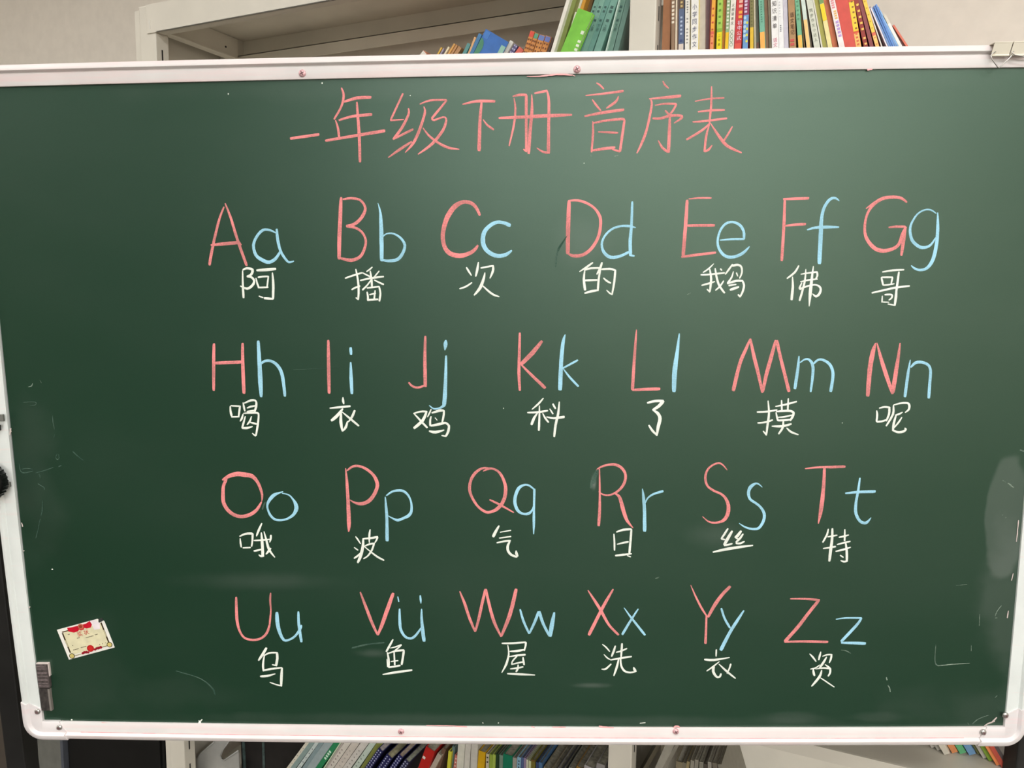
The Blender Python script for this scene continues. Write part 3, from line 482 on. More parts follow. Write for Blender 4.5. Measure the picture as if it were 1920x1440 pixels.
for xp, w_ in ((455, 7), (492, 6)):
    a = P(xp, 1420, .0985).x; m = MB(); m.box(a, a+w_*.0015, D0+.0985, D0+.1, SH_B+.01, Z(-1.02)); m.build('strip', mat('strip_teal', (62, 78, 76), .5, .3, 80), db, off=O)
# ---- chalk writing: every glyph is a set of strokes "x,y,width ..." ('~' = smooth); x,y are read off the board in the frame named by the key
CROP = {'T1':(520,140,6),'T2':(820,140,6),'T3':(1080,140,6),'A':(370,350,6),'B':(600,350,6),'C':(800,350,6),'D':(1030,350,6),
 'E':(1230,350,6),'F':(1420,350,6),'G':(1590,350,6),'H':(370,600,6),'I':(590,600,6),'K':(930,600,6),'L':(1150,600,6),'M':(1350,600,6),
 'N':(1590,600,6),'O':(390,850,6.545),'P':(610,850,6.545),'Q':(850,850,6.545),'R':(1080,850,6.545),'S':(1290,850,6.545),'T':(1490,850,6.545),
 'U':(410,1080,6.545),'V':(650,1080,6.545),'W':(850,1080,6.545),'X':(1070,1080,6.545),'Y':(1270,1080,6.545),'Z':(1440,1080,6.545),
 'BR':(1700,1080,6.545),'CR':(1800,1240,7.2),'LM':(0,740,6.544),'RM':(1760,840,6.544),'LU':(0,540,7.2),'PX':(0,0,1)}
GLYPHS = [
('一','r','T1',"150,718,30 465,673,32"),
('年','r','T1',"~722,150,18 745,220,26 740,290,26 710,380,24 640,500,22;~750,305,24 900,262,34 1050,255,34;~695,512,22 850,468,28 1060,448,34;~655,515,14 680,590,24 695,695,30;545,742,28 1205,632,36;~895,310,20 905,450,30 922,700,34 930,980,30"),
('级','r','T1',"1412,215,22 1275,510,22;1275,515,20 1420,505,14;~1475,380,16 1475,450,26 1400,600,30 1305,725,26;1305,725,22 1525,615,26;~1250,932,12 1380,840,30 1510,755,20;~1605,332,14 1720,290,22 1900,285,22;1905,290,22 1740,490,28;~1740,495,24 1765,512,22 1870,478,18 1900,515,24 1860,630,30 1740,780,32 1585,895,14;~1648,360,12 1660,430,26 1600,620,32 1530,770,30 1440,875,12;~1640,600,12 1700,680,22 1800,760,26 1920,820,28 2045,840,12"),
('下','r','T2',"~285,335,16 440,300,30 645,300,30;~497,318,26 480,520,34 470,850,42;~515,505,10 560,565,22 632,618,22"),
('册','r','T2',"~850,245,16 920,228,28 1000,228,28;~862,265,12 878,380,22 862,560,24 808,800,16;1000,235,34 1000,865,26;970,840,16 1000,862,24;~1062,225,12 1065,400,32 1045,620,36 1028,885,32;1095,210,20 1232,182,28;~1235,185,20 1255,300,30 1252,600,34 1250,880,40;~1120,825,10 1180,865,22 1245,880,28;~695,488,24 1000,475,36 1300,460,38 1510,452,24"),
('音','r','T3',"~232,95,14 270,118,20 310,160,18;~110,235,12 300,215,22 530,185,28;~185,282,14 225,340,24 278,405,18;~478,242,12 455,295,26 400,340,28 342,378,16;~98,468,20 300,428,32 535,395,30;~188,525,12 192,650,26 175,870,22;~195,545,20 350,515,26 520,500,28 540,515,26;~545,515,26 525,650,30 495,860,30;~250,645,14 380,650,24 470,655,18;~175,855,20 300,835,32 435,820,28;410,840,20 490,865,26"),
('序','r','T3',"~978,75,16 1000,115,20 1040,152,16;~825,272,14 1000,258,30 1175,240,34;~838,280,16 852,340,24 800,600,28 740,770,28 685,882,14;~890,345,12 1000,328,22 1125,330,26;~1128,335,24 1090,405,22 1045,455,20;1005,405,20 1045,450,24;~865,492,24 950,492,28 1060,462,30 1180,462,26 1185,490,26 1105,545,14;~1055,480,24 1050,650,36 1040,870,36;~925,742,14 970,820,26 1030,868,28"),
('表','r','T3',"~1525,135,16 1520,350,26 1500,535,22;~1340,300,12 1500,272,18 1665,262,18;~1375,418,18 1520,402,24 1670,398,20;~1315,532,16 1450,522,24 1695,492,22;~1505,545,16 1420,625,26 1245,730,24;~1500,560,16 1465,690,26 1445,865,26;~1450,865,22 1490,845,26 1530,795,14;~1508,540,10 1600,680,30 1700,800,34 1860,878,18;~1758,585,14 1710,670,22 1650,765,18"),
('A','r','A',"~300,230,18 250,360,26 190,600,30 150,800,32 138,880,28;~315,190,16 380,360,28 450,590,32 555,885,30;~155,658,20 280,645,36 470,628,36;465,620,24 495,655,14"),
('a','b','A',"~880,520,14 820,490,24 740,488,30 670,560,30 632,660,32 660,770,36 740,830,40 810,850,38 880,810,34 930,735,26;~893,480,26 905,600,34 935,720,30 985,805,28 1030,850,24 1085,838,14"),
('阿','w','A',"~510,945,14 512,1100,24 520,1248,26;~515,935,20 560,918,24 620,935,30 605,990,26 560,1010,22;~560,1012,20 610,1020,24 640,1060,26 620,1110,28 560,1148,26 485,1118,14;~670,942,24 770,935,34 880,925,30;~660,1030,14 675,1090,20 690,1130,22;~685,1020,20 740,1012,20 800,1010,18;800,1010,18 785,1130,20;685,1135,20 795,1132,20;~845,970,16 855,1100,28 852,1260,26;755,1255,28 850,1262,24;695,1232,16 738,1248,16"),
('B','r','B',"~238,125,30 230,300,42 218,600,44 215,810,38;~260,142,20 350,130,26 450,150,26 505,220,28 500,290,34 450,370,36 380,425,34 300,440,26;~300,445,30 390,460,28 470,510,26 515,600,26 500,700,30 450,790,34 350,828,38 230,805,26"),
('b','b','B',"~652,185,6 680,300,28 690,500,46 695,830,40;~705,565,14 750,530,16 830,530,20 910,580,26 955,660,30 930,750,34 870,820,36 770,835,30 700,825,22"),
('播','w','B',"~285,1030,18 370,1000,20 470,970,20;~403,930,16 425,1040,22 435,1160,24 430,1270,20;405,1250,16 430,1270,18;~358,1158,18 400,1135,20 450,1118,16;~588,905,14 560,930,18 525,955,14;~455,1055,18 570,1030,22 715,1012,20;480,970,16 600,1030,18;665,950,16 600,1030,16;~565,950,16 580,1050,24 585,1130,22;~575,1050,16 530,1110,18 480,1160,22;~610,1050,14 660,1075,18 715,1100,20;530,1140,18 660,1125,20;~665,1125,20 680,1200,22 668,1285,24;~530,1185,16 538,1230,22 540,1280,24;545,1275,24 650,1268,22;560,1215,18 625,1200,18;620,1170,18 610,1265,22"),
('C','r','C',"~597,320,28 560,240,36 500,185,40 410,172,42 320,220,54 250,310,56 205,420,52 182,550,46 200,670,46 260,750,52 370,778,52 480,750,44 545,705,36 575,660,22"),
('c','b','C',"~935,435,46 870,408,36 790,400,38 710,440,42 650,510,46 632,600,50 650,680,50 710,745,46 800,780,44 890,765,40 955,720,22"),
('次','w','C',"~448,910,18 475,955,22 503,998,14;~582,850,14 570,930,28 552,1008,18;~610,915,18 690,900,20 748,890,20;~748,890,22 745,950,28 712,1030,14;~372,1148,16 440,1125,20 508,1080,16;~655,968,12 640,1040,28 600,1140,34 535,1220,18;~625,1110,12 690,1170,22 750,1215,22 815,1238,14"),
('D','r','D',"~222,165,38 212,450,48 208,750,44;~215,158,18 320,155,26 420,185,28 510,245,28 570,340,34 575,450,34 545,580,34 470,700,36 370,770,38 270,778,36 215,755,20"),
('d','b','D',"~970,460,12 900,445,28 800,445,24 700,480,24 620,560,24 590,650,26 615,740,34 690,795,38 800,780,32 895,735,30;~932,172,26 925,420,30 910,600,38 912,770,38;905,770,26 955,780,20"),
('的','w','D',"~488,855,18 420,905,24 340,955,12;~400,935,14 388,1040,26 402,1160,30;~405,935,22 470,918,22 580,915,20;~575,930,20 555,1040,24 545,1170,24;400,1055,24 535,1050,22;~398,1198,18 470,1178,28 550,1165,18;~592,855,22 570,920,26 535,985,18;~590,930,22 680,925,24 740,940,22;~742,940,24 730,1070,24 705,1215,18;~610,1028,14 645,1060,22 690,1085,18;~645,1165,12 675,1195,18 705,1215,14"),
('E','r','E',"~350,155,32 335,400,40 305,780,38;~370,138,12 480,128,20 620,128,20;360,438,30 655,435,32;~290,790,26 450,768,30 670,742,26"),
('e','b','E',"~720,602,14 850,592,22 990,590,24;~990,585,28 985,500,30 940,430,30 860,398,26 780,420,28 720,500,26 692,620,26 720,720,30 790,785,34 880,790,34 980,745,34 1050,675,14"),
('鹅','w','E',"~648,868,10 590,925,18 530,965,14;~505,992,18 600,988,20 770,970,20;~605,930,16 620,1040,26 605,1180,22;575,1155,16 605,1185,18;~515,1110,18 590,1090,22 660,1068,14;~665,920,16 680,1010,24 710,1110,24 770,1195,22;~760,1060,16 720,1120,20 670,1165,16;725,925,18 740,942,16;~780,985,16 820,930,22 860,875,18;~860,890,28 920,880,26 960,905,22 965,970,20 940,1030,16;~870,955,12 850,1020,20 805,1085,22;~805,1090,22 900,1060,26 970,1060,22;~970,1055,20 990,1110,24 975,1180,24 945,1240,18;925,1215,20 945,1240,18;905,970,18 920,1008,12;820,1112,22 900,1100,16;~835,1160,24 880,1145,30 930,1128,22"),
('F','r','F',"~308,150,28 300,400,34 275,830,32;295,140,26 575,130,32;~315,440,20 420,428,28 540,422,30"),
('f','b','F',"~920,160,12 880,130,24 820,140,32 760,220,34 725,340,38 712,550,48 698,860,46;~562,485,16 650,462,30 780,455,34 915,455,20"),
('佛','w','F',"~465,890,18 420,965,24 335,1032,18;~395,1015,14 398,1130,28 385,1270,30;~545,930,12 535,1050,22 510,1160,24 475,1280,24;~630,895,12 610,1050,30 595,1200,36 582,1345,10;~490,985,14 580,970,18 670,960,20;~670,960,22 675,1000,22 655,1040,16;~485,1070,14 580,1050,20 675,1040,16;~500,1080,14 475,1140,24 490,1155,18;~490,1145,20 580,1115,20 660,1105,18 710,1140,24 700,1200,28 660,1235,26 620,1205,10"),
('G','r','G',"~660,175,22 600,130,30 510,118,36 400,130,38 310,180,38 240,260,30 195,380,28 190,520,32 230,620,40 310,700,44 400,722,44 500,700,38 570,650,36 610,540,36 650,455,28;205,245,14 300,175,26;~460,458,20 540,450,26 640,450,26;~645,460,30 625,600,40 600,770,30"),
('g','b','G',"~990,300,12 930,262,18 860,262,18 780,310,20 715,410,24 698,500,30 720,600,34 790,670,36 860,685,34 930,655,26 985,575,16;~1008,295,16 1010,450,34 995,650,40 955,820,42 890,915,34 810,938,28 750,920,24 712,888,12"),
('哥','w','G',"~388,960,16 500,942,22 628,935,18;~572,960,20 560,1050,26 540,1200,24;~375,1020,16 385,1065,22 395,1108,18;380,1020,20 500,1020,20;500,1025,22 485,1090,18;~395,1108,16 450,1105,18 520,1092,12;~270,1195,20 400,1165,22 540,1135,24 690,1118,20;~545,1150,22 538,1240,30 525,1335,24;450,1320,16 525,1335,16;385,1230,14 382,1300,18;~415,1215,20 490,1215,20 490,1250,20 460,1275,16;395,1298,16 460,1300,12"),
('H','r','H',"~188,270,30 185,500,36 185,790,30;~510,265,30 512,500,38 525,820,38;205,485,36 495,472,36"),
('h','b','H',"~685,240,34 700,500,46 710,700,50 718,860,34;~705,500,24 760,462,28 830,462,30 900,510,36 950,600,38 975,750,36 985,855,30"),
('喝','w','H',"~370,970,14 375,1030,24 385,1075,26;380,965,18 480,970,20;480,970,24 465,1085,22;385,1090,18 470,1088,18;~515,930,14 525,980,22 535,1025,18;~530,935,16 600,905,24 650,905,22 665,935,22;~665,930,24 660,980,26 645,1030,20;~560,990,14 600,975,22 650,965,16;560,1030,18 640,1018,22;~520,1050,14 600,1045,22 670,1045,24 690,1070,20 680,1180,24 660,1300,20;620,1275,14 655,1305,18;~515,1060,14 500,1110,24 482,1138,12;~540,1085,14 520,1160,22 505,1210,22;~505,1215,24 560,1215,26 620,1198,14;~610,1085,12 590,1140,22 560,1178,14;~590,1150,14 630,1160,22 665,1170,20"),
('I','r','I',"~153,230,28 158,500,38 163,820,34"),
('i','b','I',"405,315,34 410,385,30;~405,478,20 410,650,38 418,825,34"),
('衣','w','I',"~318,872,14 320,910,26 328,945,14;~172,992,16 290,980,24 398,970,24;~315,1000,22 250,1080,34 190,1130,30;~298,1035,18 295,1150,34 312,1250,18;~315,1250,16 350,1205,28 370,1140,16;~310,1035,12 400,1110,24 495,1190,22;~450,1020,26 420,1090,26 380,1145,16"),
('J','r','I',"~1245,185,26 1240,450,36 1245,745,40;~1060,705,22 1100,745,24 1160,760,24 1235,738,24"),
('j','b','I',"~1475,230,22 1472,275,46 1465,338,12;~1478,405,24 1475,600,34 1465,850,46 1455,960,44;~1460,955,34 1410,990,24 1340,998,18 1290,962,12"),
('鸡','w','I',"~1115,1052,18 1190,1030,20 1260,1030,22;~1260,1030,22 1215,1130,34 1120,1215,32;~1125,1060,16 1190,1130,22 1265,1210,24;~1310,1005,14 1290,1050,18 1270,1090,12;~1320,1045,20 1400,1020,30 1450,1018,24;~1455,1020,22 1450,1080,24 1435,1150,20;~1310,1085,14 1300,1130,22 1300,1190,22;~1310,1190,24 1400,1172,30 1470,1155,24;~1470,1155,24 1510,1190,26 1500,1260,28 1475,1308,22;1430,1300,16 1478,1308,20;1355,1100,12 1378,1128,10;~1290,1250,20 1360,1262,34 1455,1238,14"),
('K','r','K',"~268,148,26 262,400,32 258,600,34 268,790,28;~515,240,34 410,370,50 290,490,44;~268,485,14 380,600,30 550,762,36"),
('k','b','K',"~778,165,12 755,250,38 735,450,44 720,780,48;~918,452,22 840,495,24 755,540,20;~755,545,12 830,645,24 925,745,26"),
('科','w','K',"~532,880,14 480,940,22 405,1005,12;~355,1042,18 460,1038,24 580,1020,22;~488,965,14 488,1100,22 482,1240,26;~465,1050,16 430,1100,28 400,1175,30;~525,1050,12 555,1105,22 590,1150,20;640,945,22 668,995,22;605,1000,14 640,1055,20;~570,1090,14 650,1105,24 765,1090,32;~712,920,14 700,1050,26 670,1180,28 655,1310,24"),
('L','r','L',"~260,110,12 250,250,26 232,500,34 215,780,36;~215,788,26 350,780,34 520,775,34"),
('l','b','L',"~742,155,16 720,350,38 690,580,54 682,800,46"),
('了','w','L',"~385,932,24 470,912,28 560,910,30;~560,915,36 510,970,36 445,1012,26;~450,1015,20 500,1050,34 525,1110,38 505,1200,36 488,1300,20;~400,1185,20 440,1245,26 490,1295,20"),
('M','r','M',"~340,215,24 290,330,36 220,500,40 150,790,42;~342,215,24 380,400,38 430,600,38 475,815,26;~625,230,26 580,400,42 520,620,42 482,800,34;~640,235,34 680,420,36 730,620,38 775,800,38"),
('m','b','M',"~888,408,16 875,550,34 842,770,36;~900,480,14 950,445,20 1000,445,26 1040,500,34 1045,600,32 1020,805,24;~1055,490,22 1100,450,26 1160,450,28 1230,495,32 1268,580,34 1265,680,34 1245,800,38"),
('摸','w','M',"~418,1035,20 530,1030,22 640,1012,18;~540,910,14 550,1050,24 535,1180,26 520,1295,18;~425,1158,18 510,1150,22 590,1125,20;485,1250,14 520,1290,22;~625,972,14 740,950,22 860,918,20;692,905,18 695,1015,22;768,885,16 762,1015,22;~635,1030,18 730,1022,26 800,1025,26 830,1045,26;~830,1045,26 815,1090,28 790,1130,22;~630,1040,14 640,1090,20 650,1130,22;~650,1095,12 720,1090,20 810,1070,16;~650,1130,22 720,1128,24 790,1120,22;~585,1195,16 700,1195,28 800,1170,22;~712,1130,16 705,1210,26 660,1280,22;~750,1215,14 800,1260,24 880,1290,14"),
('N','r','N',"~310,262,18 280,360,50 245,560,52 222,850,44;~325,258,12 370,430,38 430,620,44 500,825,34;~585,262,16 560,450,38 530,640,48 505,810,44"),
('n','b','N',"~700,450,12 675,600,32 640,860,34;~708,530,22 760,480,34 830,475,32 900,505,30 928,570,30 920,700,34 908,875,34"),
('呢','w','N',"~352,992,16 410,978,22 470,985,22;~465,985,24 460,1060,26 430,1135,20;~322,1020,14 328,1070,24 320,1140,22;~325,1145,22 380,1140,22 440,1120,20;~510,960,16 505,1060,26 430,1190,20;~515,955,14 600,935,22 670,935,24 690,965,26 680,1010,24 642,1040,12;~530,1070,10 570,1060,24 612,1038,12;~540,1075,20 515,1160,28 505,1245,22;~605,1095,14 570,1150,22 520,1210,14;~505,1240,20 560,1262,26 620,1255,28 650,1230,24 638,1215,14"),
('O','r','O',"~660,590,10 665,510,28 640,420,36 600,340,40 540,280,52 450,262,58 370,252,56 280,270,50 180,325,26;~225,320,34 190,400,40 185,500,44 190,600,44 240,690,46 320,755,44 420,775,44 520,750,44 600,690,38 655,600,22"),
('o','b','O',"~920,470,12 860,490,26 800,520,44 745,590,36 728,660,24 760,750,28 820,810,30 900,820,26 980,800,28 1050,750,36 1085,680,50 1075,620,44 1040,560,24 990,510,18 910,490,14"),
('哦','w','O',"~390,1018,18 460,988,26 535,985,28 550,1000,26;~548,990,28 545,1070,22 535,1140,22;~395,1045,14 400,1100,22 408,1150,20;430,1160,18 520,1155,22;~660,860,18 620,950,28 595,1015,16;~565,1070,18 660,1065,22 755,1055,18;~655,975,18 665,1090,34 670,1180,36 672,1260,34;~565,1198,20 610,1190,24 665,1175,16;~625,1245,14 650,1262,26 685,1258,24;~688,960,12 715,1060,26 750,1180,30 820,1275,14;~772,1005,24 770,1050,24 758,1090,14;~770,1165,20 740,1205,26 712,1238,14"),
('P','r','P',"~250,185,14 265,350,34 280,600,42 290,850,48 287,960,16;~270,210,20 330,165,28 400,155,30 490,185,34 580,255,36 630,340,44 635,420,44 590,520,44 520,595,46 430,620,40 360,605,26 302,572,12"),
('p','b','P',"~735,535,14 745,650,30 755,800,36 758,1070,44;~750,518,18 820,470,26 890,455,28 960,465,32 1020,520,26 1055,610,24 1055,710,34 1020,765,40 960,795,32 890,820,34 830,800,22 768,765,10"),
('波','w','P',"~372,1022,14 400,1060,20 432,1110,12;355,1155,14 400,1188,18;~355,1288,20 400,1255,24 440,1215,14;~465,1045,22 460,1150,34 430,1270,36 398,1340,26;~470,1048,20 560,1040,26 640,1025,28;~640,1030,26 630,1060,20 610,1095,16;~550,935,14 540,1010,26 540,1095,14;~480,1140,14 540,1115,24 600,1105,22;~600,1105,22 570,1190,24 520,1260,20 470,1292,16;~480,1145,12 560,1210,18 640,1270,24 718,1312,20"),
('Q','r','Q',"~365,220,10 430,190,30 490,190,26 560,230,30 610,310,34 640,410,40 635,520,44 600,610,44 540,680,42 470,715,36 400,720,34 310,660,30 240,560,32 200,450,36 215,330,36 270,240,36 350,185,28 430,178,16;~448,570,20 570,630,28 740,725,16"),
('q','b','Q',"~1000,450,20 930,395,24 870,388,26 800,430,40 760,530,40 758,620,40 790,700,38 850,740,28 920,740,36 965,700,24 980,650,10;~995,440,30 990,650,26 988,850,32 985,990,12"),
('气','w','Q',"~560,890,22 520,960,34 490,1020,36;575,968,14 705,945,16;565,1040,16 705,1020,20;~535,1098,18 620,1080,24 700,1072,22;~695,1075,20 670,1130,30 670,1190,32 710,1245,30 780,1272,24;~770,1195,14 775,1230,34 790,1262,24"),
('R','r','R',"~288,190,14 290,350,20 292,500,24 290,700,34 278,885,36;~250,205,16 310,165,24 400,140,28 490,140,34 570,190,36 608,270,32 590,370,34 530,450,30 450,500,24 380,515,20 320,500,18 278,470,8;~475,490,20 530,530,36 560,620,46 590,730,46 630,830,36 700,915,12"),
('r','b','R',"~815,435,10 830,550,36 840,700,40 842,950,46;~850,610,14 880,550,20 950,500,26 1065,465,34"),
('日','w','R',"~465,990,16 472,1100,22 472,1190,20;~498,965,20 580,938,28 675,930,26;~680,935,24 670,1060,28 655,1220,28;~505,1115,14 570,1100,24 640,1085,26;~485,1255,24 570,1245,28 680,1232,18;630,1255,14 670,1270,16"),
('S','r','S',"~480,205,12 430,145,18 380,120,22 310,140,24 240,200,26 212,300,30 240,400,28 320,460,28 400,495,28 460,550,34 495,640,44 490,730,46 450,810,44 380,845,28 300,850,24 240,830,18 178,775,10"),
('s','b','S',"~910,415,10 870,380,18 830,370,26 770,410,44 742,480,38 760,560,32 830,610,30 890,660,30 935,740,36 925,830,36 870,915,34 790,928,28 700,905,22 628,858,10"),
('丝','w','S',"~488,925,22 450,985,26 410,1045,24;410,1050,22 450,1058,22;~540,955,28 490,1040,38 445,1120,34;~445,1130,22 490,1122,24 540,1108,22;~650,955,30 610,1010,38 580,1030,30;580,1030,20 610,1050,20;~675,990,20 640,1040,28 590,1090,24;~590,1105,22 640,1105,26 690,1082,20;~308,1212,20 450,1180,34 600,1155,34 795,1130,18"),
('T','r','T',"~130,188,14 280,172,26 450,168,34 615,163,34;~365,185,34 355,400,42 325,680,50 290,860,14"),
('t','b','T',"~800,305,22 780,450,30 750,620,34 752,740,38 800,830,34 860,855,38 900,835,30 935,790,10;~625,490,24 780,475,34 985,468,38"),
('特','w','T',"~412,930,18 395,1000,24 345,1090,22;~405,1025,16 460,1015,22 520,1005,18;~462,925,26 458,1050,32 440,1200,36 425,1320,30;~350,1168,16 420,1158,22 500,1145,24;615,935,18 612,1070,26;~545,1030,20 600,1018,24 662,1002,16;~522,1118,16 600,1098,24 680,1080,20;~505,1202,18 600,1180,26 685,1152,16;~625,1100,20 638,1200,30 640,1320,28;~565,1315,14 605,1330,24 645,1320,22;560,1252,18 595,1275,16"),
('U','r','U',"~215,262,26 218,400,34 228,560,36 260,680,28 320,760,28 420,785,30 520,765,28 590,700,30 625,600,28;~638,210,18 632,300,24 640,420,18 630,550,24 622,625,16"),
('u','b','U',"~715,450,38 720,560,48 745,680,44 800,785,34 870,780,26 940,735,28 1000,650,30 1015,605,24;~978,440,26 985,600,34 1015,805,34"),
('乌','w','U',"~585,885,30 540,960,32 490,1035,22;~555,978,16 620,945,22 710,940,22;~715,940,28 720,1010,32 705,1100,30;658,1088,14 705,1098,22;~560,980,16 545,1080,26 550,1165,22;~545,1160,22 650,1140,26 775,1125,18;~778,1130,24 770,1240,34 768,1350,26;~630,1305,14 700,1330,18 768,1348,18;~515,1232,26 600,1225,30 695,1200,12"),
('V','r','V',"~168,200,20 240,390,36 310,570,36 380,722,24;~570,215,40 500,410,48 440,580,44 385,720,28"),
('ü','b','V',"628,255,16 640,315,16;~903,240,20 908,290,24 912,335,10;~650,405,24 652,550,34 665,660,34 720,745,32 790,765,30 850,725,30 915,635,20;~920,405,16 920,520,32 935,680,42 950,795,42"),
('鱼','w','V',"~568,780,18 530,850,26 488,925,24;~535,885,10 600,870,18 670,845,20;~670,850,16 630,885,18 590,915,14;~510,950,14 600,920,24 700,910,26;~702,915,26 690,1000,28 675,1085,26;~500,940,18 515,1020,26 515,1110,28;495,1020,12 500,1115,12;582,930,18 590,1090,22;545,1050,16 630,1038,18;~515,1120,22 580,1112,24 655,1098,24;~445,1208,16 600,1182,30 800,1155,24"),
('W','r','W',"~80,190,18 140,340,34 200,520,34 268,680,26;~395,165,34 350,350,36 310,530,34 270,680,24;~400,165,30 440,350,36 500,560,38 585,740,24;~770,165,42 720,380,46 670,540,46 590,735,30"),
('w','b','W',"~820,412,24 860,550,30 930,705,26;~1045,440,34 1000,560,34 935,700,26;~1055,440,40 1100,580,36 1180,735,30;~1238,450,28 1210,600,54 1190,735,42"),
('屋','w','W',"~598,825,20 720,825,24 885,812,22;~890,815,26 885,860,22 870,915,20;~695,925,16 780,920,30 870,905,20;~668,850,12 680,960,20 650,1080,28 595,1185,12;~685,990,14 780,975,24 880,965,28;~780,985,18 730,1040,20 715,1080,16;~715,1085,16 780,1070,20 850,1055,22;~855,1000,20 860,1040,24 868,1088,22;~700,1140,14 770,1132,24 855,1115,20;~795,1090,18 790,1140,24 770,1175,20;~665,1198,20 800,1205,30 1000,1215,14"),
('X','r','X',"~520,165,22 440,300,36 370,430,40 225,720,40;~212,175,14 300,310,32 380,440,36 470,600,30 585,720,30"),
('x','b','X',"~828,405,18 740,540,28 635,715,32;~655,390,10 750,520,26 910,722,30"),
('洗','w','X',"~388,838,10 430,870,20 478,925,16;~408,962,10 450,1005,18 495,1030,12;~380,1142,12 430,1140,24 495,1080,18;~548,858,20 525,930,28 502,985,20;~560,935,18 620,920,22 688,890,20;~630,830,24 625,900,26 618,1000,20;~490,1030,18 600,1010,26 745,988,22;~590,1020,18 565,1120,28 530,1222,18;~612,1010,18 620,1100,24 660,1165,26 730,1185,22 805,1170,16;~772,1120,14 785,1150,34 800,1170,20"),
('Y','r','Y',"~165,112,8 220,240,22 290,380,26 355,485,20;~645,130,40 540,240,42 450,370,44 380,500,34;~357,480,24 352,650,28 345,825,34"),
('y','b','Y',"~540,400,26 580,520,28 645,635,28;~815,425,22 720,570,38 640,700,40 535,905,46"),
('衣','w','Y',"478,905,20 475,985,16;~335,1025,26 450,1030,30 640,1000,14;~515,1050,12 440,1110,20 362,1165,16;~450,1100,26 440,1170,34 480,1235,26 520,1235,26 535,1200,24;~510,1080,12 600,1165,26 712,1255,18;~655,1080,22 640,1130,20 610,1195,16"),
('Z','r','Z',"~275,280,14 450,280,26 630,295,28;~620,300,38 500,450,40 370,620,44 210,800,44;~205,808,26 400,802,30 730,808,34"),
('z','b','Z',"~835,530,12 950,515,22 1145,515,26;~1145,520,26 1080,610,36 900,800,36;~900,820,24 1000,820,34 1190,828,42"),
('资','w','Z',"~510,955,10 550,995,24 590,1050,14;~648,930,12 635,980,26 622,1030,18;~670,985,14 730,965,20 785,965,18;~780,970,22 770,1020,24 752,1065,14;~718,995,16 680,1060,30 635,1125,26;~635,1090,10 580,1130,20 520,1142,12;~700,1085,10 740,1115,22 770,1140,16;~585,1142,10 680,1128,22 760,1138,24;~765,1140,24 760,1190,24 738,1228,20;~555,1150,20 560,1190,28 570,1222,24;~658,1155,14 640,1220,30 590,1290,30 535,1352,18;~645,1250,12 720,1300,18 812,1362,14"),
]
# faint stray chalk marks left on the surface
MARKS = [('f','BR',"~358,845,5 348,960,7 348,1060,12 380,1098,18 420,1098,15 540,1085,11 770,1070,7;792,850,6 792,920,8;605,115,5 740,105,5;895,470,6 890,610,7;~1160,365,7 1110,430,8 1085,490,7;1085,515,8 1110,512,8"),
 ('f','CR',"~165,848,8 220,795,12 300,755,12 380,728,9;470,490,5 500,462,5;105,830,8 118,855,8"),
 ('g','LM',"~235,850,6 250,930,12 290,960,14 400,940,10;~270,915,8 330,905,8 400,915,8;~440,960,10 520,940,12 650,895,8;~895,700,14 960,760,16 1020,805,10;~700,725,8 685,770,8 705,800,8 728,770,8 715,730,8;~470,1095,14 500,1115,10 540,1140,12 545,1165,8;~285,95,6 430,90,8 435,125,8 370,135,6;~645,260,6 650,340,10 670,420,6;~670,490,8 660,530,8;720,885,12 750,870,12;480,970,8 495,1020,8"),
 ('g','LM',"~520,1300,8 520,1420,14 505,1480,16;~490,1530,10 470,1640,8 440,1760,10"),
 ('g','H',"1080,560,4 1600,535,4"),
 ('f','LU',"~385,1335,8 425,1325,14 440,1290,8;540,1245,6 560,1280,8"),
 ('f','E',"350,1215,10 390,1195,6"),
 ('f','T3',"435,918,10 480,908,8;165,905,10 168,920,8"),
 ('f','Z',"~900,910,6 960,918,14 1015,950,8"),
 ('f','X',"1040,30,10 1060,25,10;1065,25,10 1085,12,6"),
 ('g','PX',"~1065,440,2 1046,470,4 1042,500,3;1120,880,6 1112,905,8;1110,900,5 1108,915,4;~330,1258,2 375,1272,2 398,1290,3 403,1302,3;~497,942,3 492,955,3;~720,1205,3 690,1208,3 660,1215,3"),
 ('f','PX',"1880,901,2 1885,904,2;1893,909,2 1900,914,2;1890,906,2 1896,910,2;1913,844,3 1919,846,3;1663,1275,2 1662,1270,2;1665,1285,2 1668,1290,2;1668,1290,2 1669,1297,2;1876,959,2 1880,957,2;1879,966,2 1880,965,2;1885,971,2 1886,970,2"),
 ('w','PX',"604,155,2.5 604,157,2.5;769,179,2 769.5,179.5,2;428,175,2 428,177,2;1095,306,2 1095.3,306,2;944,765,2 944,766,2;1579,793,2 1579.5,793,2;98,1067,3 98.4,1068,3;373,1355,3 379,1349,2;376,1355,3 373,1351,2;134,1349,3 135,1350,3;1200,1356,1.5 1210,1355,1.5;905,1355,2 906,1356,2;934,1356,2 935,1355,2"),
]
PINK = ["~988,144,2 1012,144,3 1030,142,3;~1030,142,4 1050,140,5 1072,142,3;1072,141,2 1078,144,2;1625,132,5 1633,130,6;~1123,1359,3 1130,1361,5 1150,1362,3;~997,1360,3 1003,1363,3 1001,1371,2;~1262,1362,3 1268,1359,5 1274,1362,3;1036,1361,3 1060,1361,3;~800,1358,2 850,1359,3 876,1361,3;193,1353,3 213,1354,3"]
